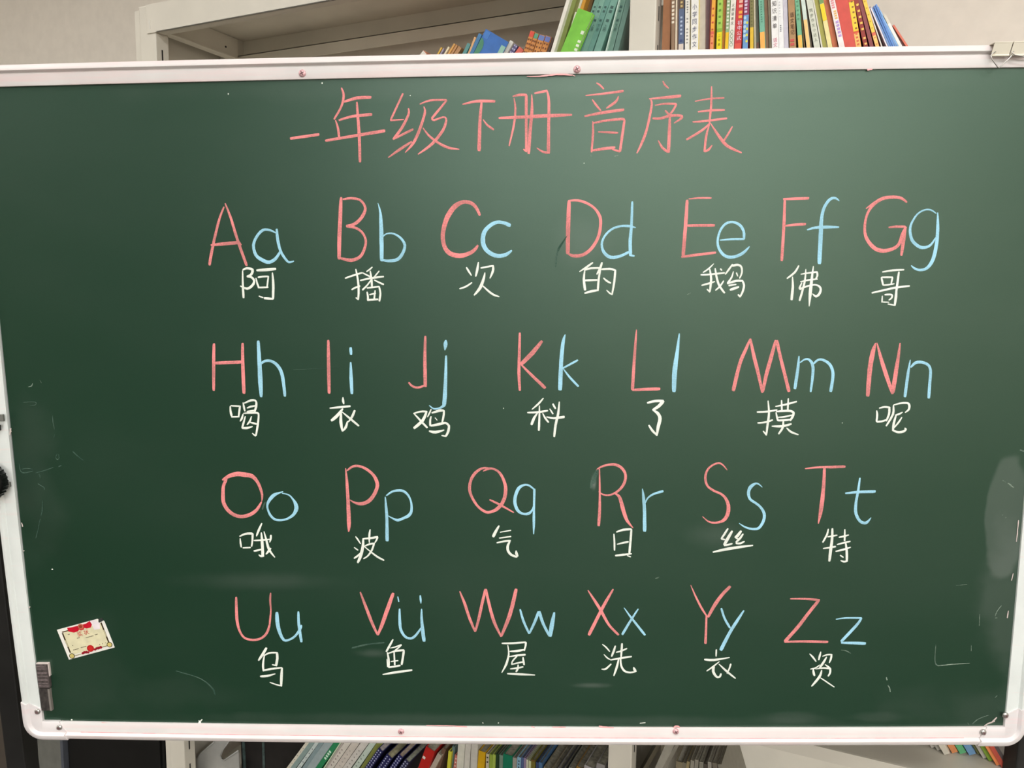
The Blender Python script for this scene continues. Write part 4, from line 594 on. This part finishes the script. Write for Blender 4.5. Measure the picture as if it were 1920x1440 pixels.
SHARD = ["~85,1350,3 95,1353,3 112,1352,4;118,1350,2 122,1354,3;~1845,1360,3 1855,1355,5 1864,1352,5;~1860,1353,6 1868,1345,5;~41,980,3 43,987,4;46,1032,3 44,1033,3;57,1137,3 55,1139,3;~21,803,4 19,815,4;~1899,1075,3 1896,1088,3;~1890,1145,3 1888,1158,4;~1909,975,3 1907,1000,3 1905,1015,3;19,805,3 22,809,3"]
# ------------------------------------------------------------------ chalkboard
bb = empty('chalkboard', BM, 'large dark green chalkboard in a white frame covered with pink, blue and white writing', 'chalkboard')
def fit(pts, ax):                                # quadratic through edge points, in board units
    P_ = [B(*p) for p in pts]; xs = [p[ax] for p in P_]; ys = [p[1-ax] for p in P_]
    S = [sum(x**k for x in xs) for k in range(5)]; T = [sum(y*x**k for x, y in zip(xs, ys)) for k in range(3)]
    A = Matrix(((S[0], S[1], S[2]), (S[1], S[2], S[3]), (S[2], S[3], S[4]))); c = A.inverted() @ Vector(T); return lambda v: c[0]+c[1]*v+c[2]*v*v
eT = fit([(0, 163), (240, 157), (480, 152), (720, 146.5), (960, 142), (1200, 137), (1440, 132), (1680, 129.5), (1920, 128)], 0)
eB = fit([(84, 1350.5), (240, 1353.5), (480, 1357), (720, 1359.5), (960, 1361), (1200, 1362.5), (1440, 1363.7), (1700, 1362.5), (1866, 1361)], 0)
eL = fit([(1, 640), (11.5, 740), (22, 840), (32, 940), (45, 1060), (58, 1160), (68, 1240), (82.5, 1350)], 1)
eR = fit([(1918, 860), (1909, 960), (1898.5, 1060), (1890, 1160), (1880.5, 1240), (1874, 1300), (1868.7, 1360)], 1)
def corner(ex, ey):
    x, y = .8, -.5
    for _ in range(12): y = ey(x); x = ex(y)
    return Vector((x, y, 0))
cTL, cTR, cBL, cBR = corner(eL, eT), corner(eR, eT), corner(eL, eB), corner(eR, eB)
# writing surface
m = MB(); n = 24; top = [(lambda x: Vector((x, eT(x)+.006, 0)))(cTL.x-.006+(cTR.x-cTL.x+.012)*i/n) for i in range(n+1)]; bot = [(lambda x: Vector((x, eB(x)-.006, 0)))(cBL.x-.006+(cBR.x-cBL.x+.012)*i/n) for i in range(n+1)]
m.v = [tuple(p) for p in top+bot]; m.f = [(i, i+1, n+2+i, n+1+i) for i in range(n)]
bk = len(m.v); m.v += [(p[0], p[1], -.012) for p in m.v[:bk]]; m.f += [(bk+i+1, bk+i, bk+n+1+i, bk+n+2+i) for i in range(n)]
m.f += [(i, i+1, bk+i+1, bk+i) for i in range(n)]+[(n+1+i, n+2+i, bk+n+2+i, bk+n+1+i) for i in range(n)]+[(0, n+1, bk+n+1, bk), (n, 2*n+1, bk+2*n+1, bk+n)]
m.build('writing_surface', BOARD, bb)
PROF = [(0, 0), (0, .0036), (.0012, .0042), (.0190, .0044), (.0198, .0037), (.0206, .0041), (.0226, .0088), (.0234, .0096), (.0250, .0096), (.0312, .0070), (.0326, .0058), (.0333, .0030), (.0333, -.016), (.0, -.016)]
def sweep(path, nrm, prof, name, mt, parent, endoff=None, smooth=True, **k):
    m = MB(); n = len(prof); N = len(path)
    for i, (p, nn) in enumerate(zip(path, nrm)):
        tdir = (path[min(i+1, N-1)]-path[max(i-1, 0)]); tdir = tdir.normalized() if tdir.length > 1e-9 else Vector((0, 0, 0))
        for (w, hh) in prof:
            q = p+nn*w+Vector((0, 0, hh))
            if endoff and i in (0, N-1): q += tdir*endoff(w)*(-1 if i == 0 else 1)
            m.v.append(tuple(q))
    for i in range(N-1): m.f += [(i*n+j, i*n+(j+1) % n, (i+1)*n+(j+1) % n, (i+1)*n+j) for j in range(n)]
    m.f += [tuple(range(n-1, -1, -1)), tuple(range((N-1)*n, N*n))]
    o = m.build(name, mt, parent, **k)
    if smooth:
        me = o.data
        me.polygons.foreach_set('use_smooth', [len(p.vertices) == 4 for p in me.polygons])
        bm = bmesh.new(); bm.from_mesh(me)
        for e in bm.edges:
            if len(e.link_faces) == 2 and e.calc_face_angle(0) > .6: e.smooth = False
        bm.to_mesh(me); bm.free()
    return o
def lerp(a, b, n): return [a+(b-a)*i/n for i in range(n+1)]
RT = sweep([Vector((x, eT(x), 0)) for x in lerp(cTL.x, cTR.x, 30)], [Vector((0, 1, 0))]*31, PROF, 'frame_rail', FR_H, bb)
RB = sweep([Vector((x, eB(x), 0)) for x in lerp(cBL.x, cBR.x, 30)], [Vector((0, -1, 0))]*31, PROF, 'frame_rail', FR_H, bb)
RL = sweep([Vector((eL(y), y, 0)) for y in lerp(cTL.y, cBL.y, 24)], [Vector((-1, 0, 0))]*25, PROF, 'frame_rail', FR_V, bb)
RR = sweep([Vector((eR(y), y, 0)) for y in lerp(cTR.y, cBR.y, 24)], [Vector((1, 0, 0))]*25, PROF, 'frame_rail', FR_V, bb)
CPROF = [(-.0012, -.001), (-.0012, .0052), (.0005, .0062), (.0186, .0064), (.0200, .0060), (.0228, .0108), (.0238, .0116), (.0256, .0117), (.0322, .0092), (.0342, .0080), (.0356, .0052), (.0358, .001), (.0358, -.018), (0, -.018)]
def scallop(w):
    w = max(0, min(.0358, w))
    if w <= .0205: return .017*math.sqrt(max(0, 1-((w-.0205)/.0215)**2))
    return .0125+.0065*math.sin(min(1, (w-.0205)/.008)*math.pi/2)
def cap(c, ex, ey, sx, sy):
    L1, L2 = (.0205, .0265) if sy < 0 else (.012, .012); pts = []; nr = []
    for y in (L1, .008): pts.append(Vector((ex(c.y-sy*y), c.y-sy*y, 0))); nr.append(Vector((sx, 0, 0)))
    for i in range(9):
        t = math.pi/2*i/8; pts.append(c+Vector((0, 0, 0))); nr.append(Vector((sx*math.cos(t), sy*math.sin(t), 0)))
    for x in (.008, L2): pts.append(Vector((c.x-sx*x, ey(c.x-sx*x), 0))); nr.append(Vector((0, sy, 0)))
    N = len(pts); m = MB(); n = len(CPROF)
    for i in range(N):
        td = Vector((0, sy, 0)) if i < 2 else (Vector((-sx, 0, 0)) if i > N-3 else Vector((0, 0, 0)))
        for (w, hh) in CPROF:
            q = pts[i]+nr[i]*w+Vector((0, 0, hh))
            if i == 0: q -= td*scallop(w)
            if i == N-1: q += td*scallop(w)
            m.v.append(tuple(q))
    for i in range(N-1): m.f += [(i*n+j, i*n+(j+1) % n, (i+1)*n+(j+1) % n, (i+1)*n+j) for j in range(n)]
    m.f += [tuple(range(n-1, -1, -1)), tuple(range((N-1)*n, N*n))]
    o = m.build('corner_cap', CAPM, bb); me = o.data; me.polygons.foreach_set('use_smooth', [len(p.vertices) == 4 for p in me.polygons]); bm = bmesh.new(); bm.from_mesh(me)
    for e in bm.edges:
        if len(e.link_faces) == 2 and e.calc_face_angle(0) > .6: e.smooth = False
    bm.to_mesh(me); bm.free(); return o
def screw(px, py, hgt, parent, mt=STEEL, r=.0056):
    p = B(px, py, hgt); m = MB(); m.lathe((p.x, p.y, hgt-.0005), (0, 0, 1), [(0, r), (.0012, r), (.0026, r*.86), (.0036, r*.5), (.0038, .0001)], 20)
    o = m.build('screw', mt, parent, smooth=True)
    m = MB()
    for k in (0, 1):
        a = .5+k*math.pi/2; T = lambda q, a=a: Vector((p.x+q.x*math.cos(a)-q.y*math.sin(a), p.y+q.x*math.sin(a)+q.y*math.cos(a), q.z))
        m.box(-r*.55, r*.55, -.0007, .0007, hgt+.0028, hgt+.0036, T)
    m.build('screw_cross', mat('screw_recess', (120, 90, 92), .6), bb); bpy.context.view_layer.update()
    return o
PSCR = mat('dusty_pink_screw', (222, 188, 190), .45, .2, 400, metal=.3, c2=(196, 140, 146))
kBL = cap(cBL, eL, eB, -1, -1); kBR = cap(cBR, eR, eB, 1, -1); kTL = cap(cTL, eL, eT, -1, 1); kTR = cap(cTR, eR, eT, 1, 1)
for px, py, pr in [(567, 137.5, RT), (1082, 130, RT), (752, 1371.5, RB), (1267, 1371, RB)]: screw(px, py, .0044, pr, PSCR, .0058)
for px, py, pr in [(70.5, 1334, kBL), (111.5, 1364, kBL), (1885, 1341, kBR), (1843.5, 1373, kBR)]: screw(px, py, .0062, pr)
for pr, c, sx, sy in ((kTL, cTL, -1, 1), (kTR, cTR, 1, 1)):
    for dx, dy in ((.010, -.008), (-.006, .010)):
        m = MB(); m.lathe((c.x+sx*dx, c.y+sy*dy, .006), (0, 0, 1), [(0, .0056), (.0012, .0056), (.003, .004), (.0036, .0001)], 16); m.build('screw', STEEL, pr, smooth=True)
# ---- strokes
HZ = [0.0]
def chaikin(pts):
    out = []
    n = len(pts)
    for i in range(n-1):
        p0, p1, p2, p3 = pts[max(i-1, 0)], pts[i], pts[i+1], pts[min(i+2, n-1)]
        L = math.hypot(p2[0]-p1[0], p2[1]-p1[1]); k = max(3, int(L/9e-3*1.6))
        for j in range(k):
            t = j/k; out.append(tuple(.5*((2*b)+(-a+c)*t+(2*a-5*b+4*c-d)*t*t+(-a+3*b-3*c+d)*t**3) for a, b, c, d in zip(p0, p1, p2, p3)))
    return out+[pts[-1]]
def strokes(mb, key, s, hgt=0.0, wk=1.0, rough=.05):
    ox, oy, sc = CROP[key]
    for st in s.split(';'):
        sm = st[0] == '~'; pts = []
        for tok in st.lstrip('~').split():
            x, y, w = (float(q) for q in tok.split(',')); X, Y = ox+x/sc, oy+y/sc; p = B(X, Y); q = B(X+1, Y); pts.append((p.x, p.y, w/sc*(q-p).length*wk))
        if len(pts) < 2: continue
        if sm and len(pts) > 2: pts = chaikin(pts)
        else:
            f = []
            for a, b in zip(pts[:-1], pts[1:]):
                k = max(2, int(math.hypot(b[0]-a[0], b[1]-a[1])/.006)); f += [tuple(u+(v-u)*j/k for u, v in zip(a, b)) for j in range(k)]
            pts = f+[pts[-1]]
        HZ[0] = (HZ[0]+.000011) % .00022; z0 = hgt+.00006+HZ[0]; n = len(pts); v = []
        for i, (x, y, w) in enumerate(pts):
            a, b = pts[max(i-1, 0)], pts[min(i+1, n-1)]; dx, dy = b[0]-a[0], b[1]-a[1]; L = math.hypot(dx, dy) or 1e-9; dx /= L; dy /= L
            e = w*.5; j1, j2 = 1+random.uniform(-rough, rough), 1+random.uniform(-rough, rough)
            if i in (0, n-1): j1 = j2 = .86
            v.append(((x-dy*e*j1, y+dx*e*j1, z0), (x, y, z0+.00022), (x+dy*e*j2, y-dx*e*j2, z0), (dx, dy)))
        base = len(mb.v)
        for a, c, b, _ in v: mb.v += [a, c, b]
        for i in range(n-1):
            o = base+3*i; mb.f += [(o, o+1, o+4, o+3), (o+1, o+2, o+5, o+4)]
        for end, sg in ((0, -1), (n-1, 1)):       # blunt rounded ends
            a, c, b, (dx, dy) = v[end]; e = pts[end][2]*.5; o = len(mb.v)
            mb.v += [(a[0]+dx*sg*e*.55-(a[0]-c[0])*.3, a[1]+dy*sg*e*.55-(a[1]-c[1])*.3, z0), (b[0]+dx*sg*e*.45-(b[0]-c[0])*.35, b[1]+dy*sg*e*.45-(b[1]-c[1])*.35, z0)]
            k = base+3*end; mb.f += [(k, o, o+1, k+2, k+1) if sg < 0 else (k, k+1, k+2, o+1, o)]
def flatbuild(mb, name, mt, label=None):
    me = bpy.data.meshes.new(name); me.from_pydata(mb.v, [], mb.f); bm = bmesh.new(); bm.from_mesh(me)
    for f in bm.faces:
        f.normal_update()
        if f.normal.z < 0: f.normal_flip()
    bm.to_mesh(me); bm.free(); me.materials.append(mt); o = bpy.data.objects.new(name, me); COL.objects.link(o); o.parent = bb
    if label: o['label'] = label
    return o
for ch, c, key, s in GLYPHS:
    m = MB(); strokes(m, key, s)
    if c == 'r' and key[0] == 'T' and len(key) == 2: flatbuild(m, 'chalk_character', CHALK[c], 'pink chalk title character '+ch)
    elif c == 'w': flatbuild(m, 'chalk_character', CHALK[c], 'white chalk character '+ch)
    else: flatbuild(m, 'chalk_letter', CHALK[c], ('pink chalk capital letter ' if c == 'r' else 'blue chalk small letter ')+ch)
for c, key, s in MARKS:
    for q in s.split(';'):
        m = MB(); strokes(m, key, q, rough=.2)
        if m.v: flatbuild(m, 'chalk_mark', CHALK[c], 'faint stray chalk mark')
m = MB()
for s in PINK: strokes(m, 'PX', s, hgt=.0036, wk=.75, rough=.3)
flatbuild(m, 'chalk_dust', mat('pink_dust', (238, 178, 178), .95), 'pink chalk crumbs along the rails')['kind'] = 'stuff'
m = MB()
for s in SHARD: strokes(m, 'PX', s, hgt=.0008, wk=.6, rough=.4)
flatbuild(m, 'chalk_dust', mat('grey_dust', (206, 192, 186), .95), 'pale crumbs in the edge gap')['kind'] = 'stuff'
for e, sgn, (a, c) in ((eB, -1, (cBL.x+.07, cBR.x-.07)),):    # thin pink line of dust lying in the groove of the bottom rail
    m = MB(); xs = lerp(a, c, 90); 
    for x in xs:
        w = .0005+.0009*abs(math.sin(x*7)*math.sin(x*23)); y = e(x)-.0198; m.v += [(x, y+w, .0044), (x, y-w, .0042)]
    m.f = [(2*i, 2*i+1, 2*i+3, 2*i+2) for i in range(90)]; flatbuild(m, 'dust_line', mat('pink_line', (222, 150, 155), .95, .2, 60, c2=(232, 200, 198)), 'thin pink dust line in the bottom rail groove')
# ------------------------------------------------------------------ stand
st = empty('board_stand', Matrix.Translation(BM @ Vector((cBL.x, -2.2, 0))), 'black upright stand posts on either side holding the chalkboard', 'stand')
SI = st.matrix_world.inverted() @ BM
def T3(q): return SI @ q
def sbox(name, x0, x1, y0, y1, z0, z1, m=BLACK, bev=.003, par=st):
    b = MB(); b.box(x0, x1, y0, y1, z0, z1, T3); return b.build(name, m, par, bev)
def yfloor(x, z):                                # board-frame y where the floor is
    a = BM @ Vector((x, 0, z)); c = BM @ Vector((x, -1, z)); return -(a.z)/(a.z-c.z)
xl0, xl1 = B(12, 1440, -.045).x, B(70, 1392, -.085).x; xr0 = B(1881.5, 1410, -.085).x; xr1 = xr0+(xl1-xl0)
for x0, x1 in ((xl0, xl1), (xr0, xr1)):
    yf = yfloor((x0+x1)/2, -.045); sbox('post', x0, x1, yf+.03, -.45, -.085, -.045)
    a = BM @ Vector(((x0+x1)/2, yf, -.065)); b = MB(); O = st.matrix_world.translation
    b.box(a.x-.035, a.x+.035, a.y-.28, a.y+.22, .0, .04, lambda q: q-O); b.build('foot', BLACK, st, .006)
sbox('crossbar', xl1-.01, xr0+.01, -.60, -.55, -.085, -.050)
# clamp and ridged knob at the left edge
k = B(-21, 902, .022); m = MB(); prof = [(0, .012), (.002, .026), (.008, .0325), (.022, .0325), (.030, .027), (.033, .012), (.0335, .0002)]
m.lathe((k.x, k.y, .012), (0, 0, 1), prof, 36); m.v = [tuple(T3(Vector(v))) for v in m.v]; kn = m.build('knob', mat('knob_black', (14, 14, 14), .3), st, smooth=True)
m = MB()
for i in range(30):
    t = 2*math.pi*i/30; c_ = Vector((k.x+.0325*math.cos(t), k.y+.0325*math.sin(t), .027)); m.cyl(T3(c_+Vector((0, 0, -.007))), T3(c_+Vector((0, 0, .007))), .0015, n=6)
m.build('knob_ridges', mat('knob_black', (14, 14, 14)), kn)['kind'] = 'stuff'
kn.children[0].data.update()
for (px, py, w, h2) in ((15.5, 908, .008, .009), (2.5, 783, .009, .012)):
    p = B(px, py, .012); sbox('clamp_tab', p.x-.03, p.x+w*.6, p.y-h2/2, p.y+h2/2, .0108, .0155, GREYM, .001)
p = B(-4, 802, .014); sbox('clamp_bolt', p.x-.01, p.x+.004, p.y-.005, p.y+.005, .011, .018, BLACK, .001)
p = B(-60, 850, 0); sbox('clamp_arm', p.x-.05, B(-18, 850).x, p.y-.07, p.y+.09, -.05, .010, BLACK, .003)
sbox('clamp_arm', cBR.x-.02, xr0+.01, -.70, -.54, -.075, -.014, BLACK, .003)
# ------------------------------------------------------------------ binder clips on the top rail
CLIP = mat('binder_clip_cream', (236, 230, 212), .35, .02, 20)
def clip(name, pxl, pxr, pyt, pyb, label, wire):
    z = .021; a = B(pxl, pyt, z); b_ = B(pxr, pyb, z); o = Vector(((a.x+b_.x)/2, a.y, 0)); M = BM @ Matrix.Translation(o); r = empty(name, M, label, 'clip', 'binder clips on the top rail'); w = (b_.x-a.x)/2; h = a.y-b_.y
    m = MB(); m.box(-w, w, -.0012, 0, -.020, z); m.build('spine', CLIP, r, .0005)
    m = MB(); m.add([(-w, 0, z), (w, 0, z), (w, -h, .0128), (-w, -h, .0128), (-w, 0, z-.0009), (w, 0, z-.0009), (w, -h, .0119), (-w, -h, .0119)], [(0, 1, 2, 3), (7, 6, 5, 4), (0, 4, 5, 1), (1, 5, 6, 2), (2, 6, 7, 3), (3, 7, 4, 0)])
    m.build('jaw', CLIP, r); m = MB(); m.box(-w, w, -h, 0, -.021, -.020); m.build('jaw', CLIP, r)
    m = MB(); m.cyl((-w, -h, .0128), (w, -h, .0128), .0014, n=10); m.build('hinge_tube', CLIP, r)
    pts = [B(x, y, .0165)-o for x, y in wire]; m = MB(); m.tube(pts, .00085); m.build('wire_handle', STEEL, r, smooth=True); return r
clip('binder_clip', 1866, 1897.8, 78.5, 101, 'cream binder clip with its wire handle pointing down over the rail', [(1867, 97), (1862, 99), (1857.5, 104), (1860, 111), (1871, 126), (1873, 127), (1876, 125), (1896, 105.5), (1897, 101)])
clip('binder_clip', 1902, 1935, 77.5, 100, 'cream binder clip cut by the picture edge, its wire handle lying sideways', [(1901, 96.5), (1898.5, 98), (1898.5, 100.5), (1903, 103), (1920, 106), (1940, 107), (1936, 98)])
# ------------------------------------------------------------------ certificate card
q = [B(*p) for p in ((106.7, 1180), (193.5, 1158), (215, 1213), (130, 1237.3))]
X = (q[1]-q[0]+q[2]-q[3]).normalized(); Y = Vector((-X.y, X.x, 0)); cw = ((q[1]-q[0]).length+(q[2]-q[3]).length)/2; chh = ((q[0]-q[3]).dot(Y)+(q[1]-q[2]).dot(Y))/2
o = (q[0]+q[1]+q[2]+q[3])/4-X*cw/2-Y*chh/2
ce = empty('certificate_card', BM @ Matrix.Translation(o+Vector((0, 0, .0002))) @ Matrix((X, Y, Vector((0, 0, 1)))).transposed().to_4x4(), 'small tilted award certificate card stuck near the lower left of the chalkboard', 'card')
# shear-free local units: u,v in 0..1
Uv = lambda u, v, z=0: (u*cw, v*chh, z)
def poly(name, pts, z, c, dz=.00015, label=None):
    m = MB(); n = len(pts); m.v = [Uv(u, v, z) for u, v in pts]+[Uv(u, v, z+dz) for u, v in pts]; m.f = [tuple(range(n, 2*n)), tuple(range(n-1, -1, -1))]+[(i, (i+1) % n, n+(i+1) % n, n+i) for i in range(n)]
    o = m.build(name, cm(c, .35), ce); 
    if label: o['label'] = label
def disc(name, u, v, r, z, c, n=18): poly(name, [(u+r*math.cos(2*math.pi*i/n)/cw, v+r*math.sin(2*math.pi*i/n)/chh) for i in range(n)], z, c)
poly('sheet', [(0, 0), (1, 0), (1, .87), (.985, .9), (.86, .86), (.9, .97), (.88, 1), (0, 1)], 0, (240, 238, 230), .0004)
poly('torn_corner', [(.87, .86), (.985, .9), (.985, 1.0), (.9, .985)], .0003, (58, 62, 60), .0002, 'dark curled torn corner')
poly('panel', [(.08, .12), (.93, .10), (.93, .86), (.80, .84), (.76, .97), (.08, .85)], .0004, (226, 220, 184))
for (u, v0, v1, hh) in ((.085, .2, .86, 0), (.925, .2, .86, 0)):
    poly('border_strip', [(u-.014, v0), (u+.014, v0), (u+.014, v1), (u-.014, v1)], .00055, (62, 46, 22)); poly('border_glint', [(u-.01, v0+.2), (u+.01, v0+.2), (u+.01, v0+.42), (u-.01, v0+.42)], .0007, (206, 196, 160))
poly('border_strip', [(.085, .87), (.24, .87), (.24, .905), (.085, .905)], .00055, (92, 70, 36)); poly('torn_patch', [(.74, .70), (.86, .68), (.9, .86), (.82, 1), (.72, 1)], .0007, (238, 228, 232))
poly('ribbon', [(.22, .98), (.30, .96), (.46, .955), (.47, .86), (.41, .79), (.32, .78), (.22, .86)], .0008, (196, 20, 44), label='red ribbon swag')
poly('ribbon', [(.53, .95), (.62, .955), (.72, 1.0), (.735, .88), (.69, .80), (.60, .80), (.54, .86)], .0008, (196, 20, 44), label='red ribbon swag')
poly('ribbon', [(.43, .86), (.47, .79), (.53, .79), (.57, .86), (.5, .9)], .00085, (206, 50, 50)); disc('emblem', .5, .91, .0052, .0010, (200, 110, 86)); disc('emblem_centre', .5, .91, .0030, .0012, (150, 60, 40))
for u, v in ((.095, .09), (.925, .13)):
    disc('gold_coin', u, v, .0052, .0008, (66, 60, 30)); disc('gold_coin', u, v, .0040, .0010, (206, 190, 116))
disc('rosette', .52, .17, .0066, .0009, (186, 34, 36)); disc('rosette_centre', .52, .17, .0040, .0011, (206, 46, 40))
for i, (u, v, r_) in enumerate([(.33, .085, .0024), (.37, .10, .0026), (.41, .09, .0026), (.445, .07, .0022), (.6, .10, .0022), (.64, .12, .0024), (.68, .115, .0028), (.73, .12, .0028)]): disc('flower', u, v, r_, .0008, (150, 22, 40), 9)
poly('border_strip', [(.13, .065), (.31, .065), (.31, .085), (.13, .085)], .0008, (150, 134, 80)); poly('border_strip', [(.76, .105), (.89, .105), (.89, .125), (.76, .125)], .0008, (120, 104, 50))
m = MB()
for ch, u in (('奖', .42), ('状', .56)):
    vs, fs = char_mesh(ch); m.add([(u*cw+v[0]*.0098, .69*chh+v[1]*.0098, .0008) for v in vs], fs)
m.build('printed_title', cm((200, 44, 34)), ce)
m = MB()
for (u, v, n) in ((.19, .77, 2), (.34, .585, 3), (.52, .53, 8), (.72, .545, 3), (.19, .40, 1), (.17, .26, 6), (.34, .27, 6), (.73, .215, 1), (.79, .215, 1), (.86, .215, 1)):
    for i in range(n): m.box((u+i*.021)*cw-.0006, (u+i*.021)*cw+.0006, v*chh-.0008, v*chh+.0007, .0006, .00075)
m.build('printed_lines', cm((96, 84, 58)), ce)['kind'] = 'stuff'
# ------------------------------------------------------------------ magnetic strips
def strip(quad, label, c, ribs, th=.007, edge=None):
    q = [B(x, y, 0) for x, y in quad]; o = q[3].copy(); X = (q[2]-q[3]).normalized(); Y = Vector((-X.y, X.x, 0)); w = (q[2]-q[3]).length; h = (q[0]-q[3]).length
    r = empty('magnetic_strip', BM @ Matrix.Translation(o+Vector((0, 0, .0003))) @ Matrix((X, Y, Vector((0, 0, 1)))).transposed().to_4x4(), label, 'magnet', 'dark magnetic strips at the lower left')
    m = MB(); m.box(0, w, 0, h, 0, th); m.build('body', mat('magnet_%d' % c[0], c, .7, .25, 160, bump=.6), r, .0008)
    if ribs:
        m = MB()
        for v in ribs: m.box(.001, w-.0015, h*v-.0006, h*v+.0006, th-.0004, th+.0009)
        m.build('ribs', mat('rib_grey', (116, 104, 104), .7, .2, 200), r)['kind'] = 'stuff'
        m = MB(); m.box(w, w+.0016, h*.48, h, .0002, th*.7); m.box(-.0005, w+.0016, h, h+.0014, .0002, th*.75); m.build('paper_edge', cm((226, 212, 206)), r)
    else:
        m = MB(); m.box(w-.003, w+.0004, 0, h*.97, .0002, th+.0003); m.build('worn_edge', cm((128, 122, 116)), r)
strip([(74.5, 1242.5), (96, 1242.5), (97.8, 1286), (77, 1286)], 'ribbed dark grey magnetic strip with a white paper edge, upper of the two', (84, 76, 74), (.06, .12, .2, .33, .36, .5, .63, .66, .8, .86, .93))
strip([(78, 1287.5), (97.5, 1287.5), (101, 1329), (82, 1329)], 'smooth dark brown-grey magnetic strip, lower of the two', (62, 57, 54), (), th=.006)
